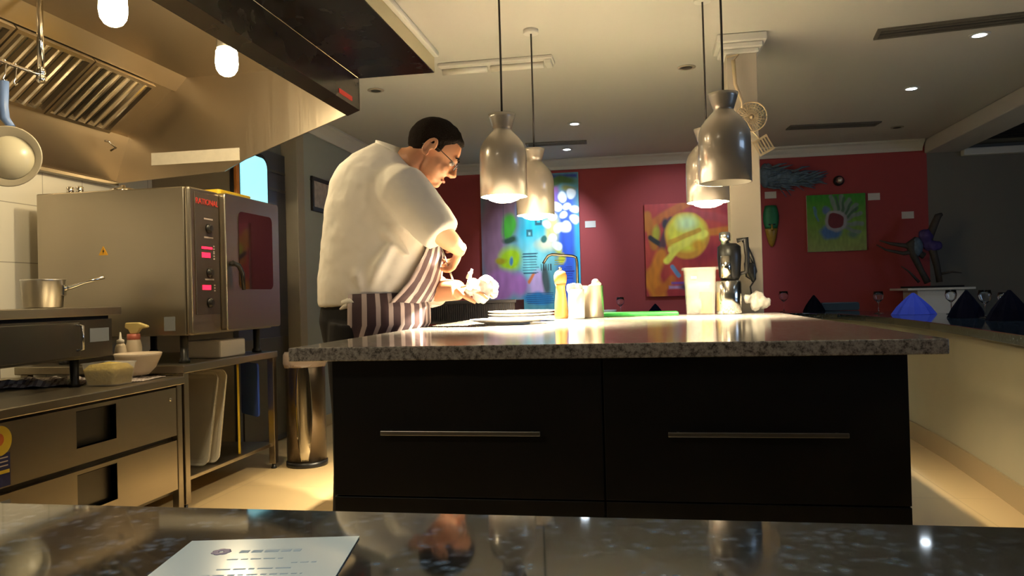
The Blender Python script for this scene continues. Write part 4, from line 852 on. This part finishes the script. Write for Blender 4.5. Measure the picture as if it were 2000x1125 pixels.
# glasses and napkins on the bar
def wineglass(x, y, s, lab, up_=True):
    t = [(.034, 0), (.034, .003), (.006, .007), (.0035, .02), (.0035, .08), (.012, .088), (.032, .108), (.038, .135), (.033, .17), (.0315, .17), (.036, .135), (.030, .110), (.010, .091), (.001, .090)]
    o = MB().lathe([(r*s, BZ+.001+z*s) for r, z in t], (x, y, 0), 24).build('wine_glass', 'glass'); tag(o, lab, 'wine glass', 'wine glasses along the bar')
def napkin(x, y, r, h, m, lab, rot=0):
    mb = MB(); n = 18; rings = []
    for s, z in ((1, 0), (.75, .35), (.38, .72), (.06, 1)):
        rings.append([Vector((x+r*s*(1+.16*(k % 2))*math.cos(2*math.pi*k/n+rot), y+r*s*(1+.16*(k % 2))*math.sin(2*math.pi*k/n+rot)*.7, BZ+.001+h*z)) for k in range(n)])
    mb.loft(rings, smooth=False); o = mb.build('folded_napkin', m); tag(o, lab, 'napkin', 'folded napkins along the bar')
def bp(px, Y): q = at(px, 600, 'Y', Y); return q.x, q.y
wineglass(*bp(1716, 6.35), 1.0, 'brightly lit wine glass on the bar left of the blue napkin')
wineglass(*bp(1531, 7.3), 1.1, 'wine glass on the bar just right of the column')
wineglass(*bp(1212, 7.3), 1.0, 'wine glass on the far bar behind the green board')
wineglass(*bp(1924, 5.1), 1.0, 'wine glass between the two dark napkins near the right edge')
wineglass(*bp(1858, 5.9), 1.0, 'wine glass on the bar just right of the blue napkin')
wineglass(*bp(1961, 5.15), .9, 'wine glass touching the right edge napkin on its left side')
napkin(*bp(1784, 6.0), .135, .155, 'napkin_b', 'bright blue folded napkin lit by a downlight on the bar')
napkin(*bp(1590, 7.25), .085, .145, 'napkin_d', 'dark folded napkin on the far bar beneath the green canvas')
napkin(*bp(1280, 7.35), .07, .10, 'napkin_d', 'dark folded napkin on the far bar behind the green board')
napkin(*bp(1888, 5.2), .10, .17, 'napkin_d', 'dark folded napkin right of the blue one, second from the right edge', .3)
napkin(*bp(1972, 4.75), .11, .17, 'napkin_d', 'dark folded napkin at the right edge of the view', .3)
xx, yy = bp(1640, 7.3)
o = MB().prism(rrect(xx-.16, xx+.17, BZ+.001, BZ+.075, .02), 'Y', yy, yy+.10).build('serving_case', 'tabletm', bevel=.006); tag(o, 'low dark teal case on the far bar right of a dark napkin', 'case')
xx, yy = bp(1188, 7.25)
o = MB().lathe([(.04, BZ+.001), (.07, BZ+.03), (.078, BZ+.055), (.074, BZ+.055), (.03, BZ+.01), (.001, BZ+.01)], (xx, yy, 0), 28).build('side_bowl', 'plate'); tag(o, 'small pale bowl on the far bar behind the green board', 'bowl')

# oversized utensils hung on the column
p = at(1468, 228, 'Y', 4.33); t = thing('hanging_skimmer', 'large round wire skimmer hung on the front of the column', 'utensil', (p.x, 4.33, p.z))
mb = MB(); R_ = .080
mb.tube([p+Vector((R_*math.cos(a), -.0, R_*math.sin(a))) for a in [2*math.pi*k/32 for k in range(33)]], .004, 6)
for k in range(26): a = 2*math.pi*k/26; mb.tube([p, p+Vector((.5*R_*math.cos(a), .012, .5*R_*math.sin(a))), p+Vector((R_*math.cos(a), 0, R_*math.sin(a)))], .0022, 5)
for r in (.25, .45, .65, .82): mb.tube([p+Vector((R_*r*math.cos(a), .010, R_*r*math.sin(a))) for a in [2*math.pi*k/28 for k in range(29)]], .002, 5)
mb.build('wire_basket', 'spatm', t); MB().lathe([(.014, 0), (.001, .012)], p, 14, mtx=Matrix.Rotation(math.radians(90), 4, 'X')).build('hub', 'spatm', t)
h0 = at(1432, 118, 'Y', 4.33); h1 = at(1436, 165, 'Y', 4.33); h2 = at(1450, 200, 'Y', 4.33)
MB().tube([h0, h1, h2, p+Vector((-.05, 0, .05))], [.012, .011, .009, .006], 10).build('handle', 'spatm', t)
MB().tube([h0, h0+Vector((.03, .0, .03)), Vector((cx0+.004, 4.362, h0.z+.03))], .004, 6).build('hook', 'spatm', t)
p = at(1491, 284, 'Y', 4.34); t = thing('slotted_turner', 'slotted metal turner tilted below the round skimmer on the column', 'utensil', (p.x, 4.34, p.z))
mt = Matrix.Translation(p) @ Matrix.Rotation(math.radians(-28), 4, 'Y')
mb = MB()
for k in range(6): mb.box(-.042+k*.0155, -.042+k*.0155+.0075, -.002, .002, -.035, .035, mt)
mb.box(-.044, .044, -.002, .002, .033, .046, mt); mb.box(-.044, .044, -.002, .002, -.046, -.033, mt); mb.build('slotted_blade', 'spatm', t)
MB().tube([mt @ Vector((0, 0, .045)), mt @ Vector((-.01, -.008, .09)), mt @ Vector((-.012, 0, .17))], .005, 8).build('handle', 'spatm', t)

# ============================================================ THE CHEF
CY = 3.22
def c(px, py, Y=CY): return at(px, py, 'Y', Y)
chef = thing('person', 'chef in white jacket, striped apron and glasses bending over plates at the island', 'person', (c(715, 600).x, CY, 0))
def oval(cx, cz, hx_, hy, yc=CY, tilt=0, n=40, p=2.3, yaw=0):
    pts = []
    for k in range(n):
        a = 2*math.pi*k/n; ca_, sa = math.cos(a), math.sin(a)
        x = hx_*math.copysign(abs(ca_)**(2/p), ca_); y = hy*math.copysign(abs(sa)**(2/p), sa)
        x, y = x*math.cos(yaw)-y*math.sin(yaw), x*math.sin(yaw)+y*math.cos(yaw)
        pts.append(Vector((cx+x, yc+y, cz+x*math.tan(tilt))))
    return pts
def pxring(l, r, y, hy, yc=CY, tilt=0, grow=0, **kw):
    a, b_ = c(l, y), c(r, y); return oval((a.x+b_.x)/2, (a.z+b_.z)/2, (b_.x-a.x)/2+grow, hy+grow, yc, tilt, **kw)
T = [ # left px, right px, y px, half depth, tilt
    (634, 812, 596, .190, .02), (632, 830, 560, .200, .02), (636, 842, 520, .205, 0), (640, 846, 480, .21, 0), (645, 848, 440, .215, -.05), (650, 850, 405, .225, -.10),
    (660, 846, 372, .225, -.18), (676, 836, 345, .205, -.25), (700, 824, 325, .165, -.34), (726, 812, 308, .115, -.42), (742, 804, 297, .085, -.48)]
rings = [pxring(l, r, y, hy, tilt=t_) for l, r, y, hy, t_ in T]
# --- body: one continuous surface
fwd = Vector((math.cos(math.radians(-36)), 0, math.sin(math.radians(-36)))); yawm = Matrix.Rotation(math.radians(14), 3, 'Z')
HF = (yawm @ fwd).normalized(); HS = (yawm @ Vector((0, 1, 0))).normalized(); HU = HF.cross(HS).normalized()
HM = Matrix(((HF.x, HS.x, HU.x), (HF.y, HS.y, HU.y), (HF.z, HS.z, HU.z))); HC = c(848, 296, CY-.02); K = 1.13
if HU.z < 0: raise Exception('head')
def hp(x, y, z): return HC + HM @ Vector((x*K, y*K, z*K))
HM4 = HM.to_4x4()
body = MB()
def he(cn_, r, extra=None): body.ell(hp(*cn_), [q*K for q in r], mtx=HM4 if extra is None else HM4 @ extra)
he((-.008, 0, .025), (.100, .079, .090)); he((.030, 0, -.030), (.062, .064, .085)); he((.035, 0, -.078), (.050, .050, .036)); he((.072, 0, -.098), (.020, .022, .016)); he((.078, 0, .018), (.018, .045, .012)); he((.062, .03, -.035), (.026, .026, .028)); he((.062, -.03, -.035), (.026, .026, .028)); he((.080, 0, -.072), (.014, .024, .010)); he((.079, 0, -.084), (.013, .022, .009))
body.tube([hp(.088, 0, .008), hp(.102, 0, -.012), hp(.113, 0, -.034), hp(.100, 0, -.044)], [.008*K, .010*K, .013*K, .010*K], 12); he((.095, .012, -.041), (.010, .009, .008)); he((.095, -.012, -.041), (.010, .009, .008))
# neck
nb = c(770, 318, CY)
body.tube([hp(-.02, 0, -.02), hp(-.045, 0, -.075), (hp(-.05, 0, -.09)+nb)/2, nb, nb+Vector((-.01, 0, -.06))], [.064, .062, .066, .075, .09], 20)
# torso core under the jacket, legs inside the trousers
body.loft([pxring(l+8, r-8, y, hy-.02, tilt=t_) for l, r, y, hy, t_ in T])
for s, yc in ((-1, CY-.115), (1, CY+.115)):
    hx_ = c(722, 600).x
    body.tube([(hx_-.02, yc*.7+CY*.3, .98), (hx_-.03, yc*.8+CY*.2, .90), (hx_-.04, yc, .80), (hx_-.045, yc, .50), (hx_-.05, yc, .28), (hx_-.07, yc, .09)], [.08, .085, .084, .062, .056, .042], 18)
    body.tube([(hx_-.09, yc, .045), (hx_+.02, yc, .045), (hx_+.10, yc, .035)], [.04, .042, .03], 14)
# right arm (nearer) : shoulder, elbow, wrist
SR = c(788, 372, CY-.17); ER = c(858, 452, CY-.20); WR = c(897, 487, CY-.08)
SL = c(805, 372, CY+.17); EL = c(796, 566, CY+.16); WL = c(896, 567, CY-.02)
body.tube([SR, (SR+ER)/2, ER, (ER*.5+WR*.5), WR], [.075, .062, .050, .044, .030], 18)
body.tube([SL, (SL+EL)/2, EL, EL*.5+WL*.5, WL], [.075, .062, .056, .056, .043], 18)
def hand(W0, d, pn_, side, spread, curl, L=.185):
    """W0 wrist, d direction of the palm, pn_ palm normal (towards which the fingers curl), side towards the thumb"""
    d = d.normalized(); pn_ = (pn_-d*pn_.dot(d)).normalized(); s_ = d.cross(pn_).normalized()*side
    Mx = Matrix(((d.x, s_.x, pn_.x), (d.y, s_.y, pn_.y), (d.z, s_.z, pn_.z))).to_4x4()
    P0 = W0+d*.050; body.ell(P0, (.055, .042, .018), mtx=Mx, seg=18, rn=10); body.tube([W0-d*.02, W0+d*.02], [.029, .027], 14)
    tips = []
    for k, (off, ln) in enumerate(((.031, .078), (.011, .088), (-.010, .082), (-.030, .064))):
        b0 = W0+d*.088+s_*off; dir_ = (d+s_*off*spread).normalized(); p_ = [b0-dir_*.02, b0]; ang = 0
        for j, fr_ in enumerate((.45, .30, .25)):
            ang += curl[k]*(.8 if j == 0 else 1); dd = dir_*math.cos(ang)+pn_*math.sin(ang); p_.append(p_[-1]+dd*ln*fr_)
        body.tube(p_, [.010, .0105, .0095, .0085, .007], 10); body.ell(p_[-1], (.007, .007, .007), seg=10, rn=6); tips.append(p_[-1])
    tb = W0+d*.028+s_*.030; td = (d*.75+s_*.65+pn_*.35).normalized(); t2 = (d*.9+s_*.1+pn_*.6).normalized(); tp = [tb-td*.015, tb, tb+td*.035, tb+td*.035+t2*.03, tb+td*.035+t2*.055]
    body.tube(tp, [.014, .015, .0125, .011, .008], 10); body.ell(tp[-1], (.008, .008, .008), seg=10, rn=6)
    return tips, tp[-1], P0, Mx
tipsR, thR, PR, MR = hand(WR, c(886, 520, CY+.0)-WR, Vector((-.5, .6, -.5)), 1, 3, (.55, .5, .55, .65))
tipsL, thL, PL, ML = hand(WL, c(948, 562, CY-.06)-WL, Vector((.1, .3, -1)), -1, 6, (.30, .28, .30, .34))
# ears
for s in (-1, 1):
    e = hp(-.012, s*.083, -.004); er = HM4 @ Matrix.Rotation(math.radians(s*16), 4, 'Z') @ Matrix.Rotation(math.radians(12), 4, 'Y')
    rim = [e+er.to_3x3() @ Vector((.0175*K*math.cos(a), s*.004*K*(1+math.cos(a)*-1), .034*K*math.sin(a))) for a in [math.pi*2*k/18 for k in range(17)]]
    body.tube(rim, .0062, 8); body.ell(e+HM @ Vector((-.002, -s*.002, 0)), (.016, .006, .030), mtx=er, seg=14, rn=8); body.ell(e+HM @ Vector((.004, s*.004, -.030*K)), (.010, .006, .012), mtx=er, seg=12, rn=8)
bo = body.build('body', 'skin', chef, remesh=.005, smooth_it=3)
# eyes, mouth, brows
for s in (-1, 1):
    ee = hp(.083, s*.030, -.006); MB().ell(ee, (.012, .013, .009), mtx=HM4, seg=14, rn=8).build('eye', 'eye', chef)
    MB().tube([hp(.095, s*.014, .020), hp(.096, s*.030, .026), hp(.086, s*.046, .020)], [.003, .0045, .002], 8).build('eyebrow', 'hair', chef)
MB().tube([hp(.086, -.022, -.077), hp(.094, -.010, -.074), hp(.096, 0, -.075), hp(.094, .010, -.074), hp(.086, .022, -.077)], [.003, .006, .006, .006, .003], 8).build('lips', 'lip', chef)
# hair: cap following the skull, cut along forehead, temples and nape
mb = MB(); seg, rn = 72, 44; rings_h = []
for i in range(rn+1):
    th = math.pi*max(.01, min(.99, i/rn)); row = []
    for k in range(seg):
        a = 2*math.pi*k/seg; x, y, z = math.sin(th)*math.cos(a), math.sin(th)*math.sin(a), -math.cos(th)
        X = -.010+x*.110; Yh = y*.088; Z = .028+z*.099
        front = math.cos(a)
        # hairline height as a function of the direction round the head
        hl = .070 if front > .75 else (.070-(.75-front)/.75*.087 if front > 0 else -.017-(-front)*.052)
        if .02 < front < .42: hl = min(hl, -.01)
        e_ = max(0, min(1, (Z-hl)/.012)); sc2 = .86+.14*e_
        n_ = .0025*mn.noise(Vector((X*60, Yh*60, Z*60)))
        row.append(hp(-.010+(X+.010)*sc2+n_, Yh*sc2, .025+(Z-.025)*sc2+n_))
    rings_h.append(row)
mb.loft(rings_h); mb.build('hair', 'hair', chef)
# spectacles
gl = MB()
for s in (-1, 1):
    cc = hp(.104, s*.033, -.008); gl.tube([cc+HM @ Vector((0, .022*K*math.cos(a), .015*K*math.sin(a))) for a in [2*math.pi*k/20 for k in range(21)]], .0018, 6)
    gl.tube([hp(.104, s*.055, -.004), hp(.085, s*.074, -.002), hp(.03, s*.082, .006), hp(-.02, s*.086, .010), hp(-.04, s*.084, -.012)], .0018, 6)
gl.tube([hp(.104, -.011, -.004), hp(.110, 0, .0), hp(.104, .011, -.004)], .0018, 6)
gs = gl.build('spectacles', 'spect', chef)
for s in (-1, 1):
    MB().lathe([(.001, 0), (.021*K, 0), (.021*K, .0015), (.001, .0015)], hp(.104, s*.033, -.008), 18, mtx=HM4 @ Matrix.Rotation(math.radians(90), 4, 'Y') @ Matrix.Diagonal((.68, 1, 1, 1))).build('lens', 'lens', gs)
# --- jacket
jk = MB(); rj = [pxring(l, r, y, hy, tilt=t_, grow=.008) for l, r, y, hy, t_ in T]
jk.loft(rj); 
hem = c(866, 460, CY-.20); ad = (ER-SR).normalized()
jk.tube([SR+Vector((-.05, .05, .01)), SR, SR*.45+hem*.55, hem-ad*.01, hem], [.115, .112, .098, .086, .080], 26)
jk.tube([SL+Vector((-.05, -.05, .01)), SL, SL*.5+EL*.5, EL, EL*.6+WL*.4], [.112, .10, .085, .072, .060], 24)
# fold ridges across back and flank
for pts in (((700, 410, -.16), (760, 455, -.205), (800, 500, -.18)), ((668, 480, -.15), (700, 540, -.2), (712, 590, -.19)), ((740, 365, -.19), (780, 410, -.23), (835, 440, -.21)), ((650, 470, -.10), (665, 520, -.14), (660, 575, -.13)), ((770, 470, -.20), (740, 520, -.205), (720, 575, -.19))):
    jk.tube([c(a, b_, CY+d) for a, b_, d in pts], [.012, .028, .010], 10)
jo = jk.build('jacket', 'jacket', chef, remesh=.008, smooth_it=7, displace=(.012, .09))
# standing collar, leaning with the neck
cl = MB(); r1 = [pxring(742, 806, 304, .088, tilt=-.45, n=36), pxring(738, 801, 295, .086, tilt=-.42, n=36), pxring(739, 797, 287, .082, tilt=-.38, n=36)]
cl.loft(r1, caps=False); cl.build('collar', 'jacket', chef, solid=.008)
# --- trousers, apron
tr = MB(); tr.loft([pxring(636, 806, 592, .185), pxring(632, 812, 625, .190), pxring(640, 800, 665, .18), pxring(655, 778, 700, .165)])
hx_ = c(722, 600).x
for yc in (CY-.115, CY+.115): tr.tube([(hx_-.02, yc, .90), (hx_-.04, yc, .74), (hx_-.045, yc, .50), (hx_-.05, yc, .28), (hx_-.06, yc, .06)], [.115, .105, .085, .080, .080], 20)
tr.build('trousers', 'trousers', chef, remesh=.008, smooth_it=4)
for yc in (CY-.115, CY+.115):
    sh = MB(); sh.ell((hx_-.0, yc, .05), (.15, .052, .05)); sh.box(hx_-.14, hx_+.14, yc-.045, yc+.045, .001, .03); sh.build('shoe', 'rubber', chef, remesh=.008, smooth_it=4)
# apron skirt: open at the back (-X), stripes run down it
ap = MB(); rows = []
for (l, r, y, hy, g) in ((650, 824, 574, .202, .010), (648, 829, 600, .206, .014), (650, 829, 632, .208, .016), (652, 810, 662, .204, .014), (654, 804, 720, .20, .016), (656, 800, 800, .20, .018), (658, 798, 900, .20, .02)):
    ring = pxring(l, r, y, hy, grow=g, n=96, p=2.2)
    # ring starts at +X; keep from about -128 to +128 degrees
    rows.append([ring[k % 96]+Vector((0, 0, 0)) for k in range(-27, 28)])
for i, row in enumerate(rows):
    for k in range(len(row)): row[k] = row[k]+Vector((0, -.004*math.sin(k*1.3+i*.4)*i/3, 0))
ap.loft(rows, closed=False); ap.build('apron', 'apron', chef, solid=.004)
# bib: striped cloth up the chest in front of the jacket
bb_ = MB(); rows = []
for (l, r, y, hy, t_, a0) in ((640, 838, 592, .20, 0, -64), (640, 848, 572, .20, 0, -58), (640, 852, 552, .20, 0, -50), (642, 854, 530, .205, 0, -42), (646, 855, 505, .21, 0, -34), (652, 852, 480, .215, -.04, -24), (660, 850, 440, .215, -.08, -14), (668, 844, 395, .21, -.12, -10)):
    ring = pxring(l, r, y, hy, grow=.012, n=360, tilt=t_); rows.append([ring[int(round(lerp(a0, 60, j/40))) % 360] for j in range(41)])
bb_.loft(rows, closed=False)
bib = bb_.build('apron_bib', stripes('striped_bib_cloth', (.050, .026, .032), (.42, .34, .33), 8, .4), chef, solid=.004, displace=(.02, .04))
# ties knotted at the hip
ti = MB(); kq = [c(a, b_, CY-.205) for a, b_ in ((668, 592), (684, 588), (697, 592), (706, 606))]
ti.tube(kq, [.010, .016, .012, .004], 8); ti.tube([c(684, 588, CY-.205), c(675, 598, CY-.205), c(664, 604, CY-.20)], [.010, .012, .004], 8)
ti.build('apron_tie', 'jacket', chef)
cu = MB(); ce = EL*.48+WL*.52; cd_ = (WL-EL).normalized(); cu.tube([ce-cd_*.05, ce, ce+cd_*.03], [.070, .074, .066], 24); cu.build('rolled_cuff', 'jacket', chef, solid=.004, displace=(.015, .03))
# --- what he holds
th = c(884, 514, CY+.0)
sp0 = (tipsR[0]+thR)/2; sp1 = c(885, 548, CY-.02)
o = MB().tube([sp0+(sp0-sp1).normalized()*.05, sp0, sp1], [.003, .0035, .004], 8).build('spoon_handle', 'steelp')
o.name = 'kitchen_spoon'; tag(o, 'thin metal spoon held pointing down in the raised hand of the chef', 'spoon')
cc = MB(); rnd = random.Random(21); c0 = c(940, 565, CY-.04)
for k in range(30):
    a = rnd.uniform(0, 6.28); r_ = rnd.uniform(0, .052); cc.ell(c0+Vector((r_*math.cos(a)*1.15, rnd.uniform(-.03, .05), r_*math.sin(a)*.75)), (rnd.uniform(.02, .034),)*3, seg=12, rn=8)
cc.tube([c(915, 545, CY-.04), c(918, 535, CY-.04), c(922, 525, CY-.04)], [.014, .009, .008], 8)
o = cc.build('white_cloth', 'cloth', remesh=.005, smooth_it=1, displace=(.012, .018)); tag(o, 'crumpled bright white cloth gripped in the lower hand of the chef', 'cloth')
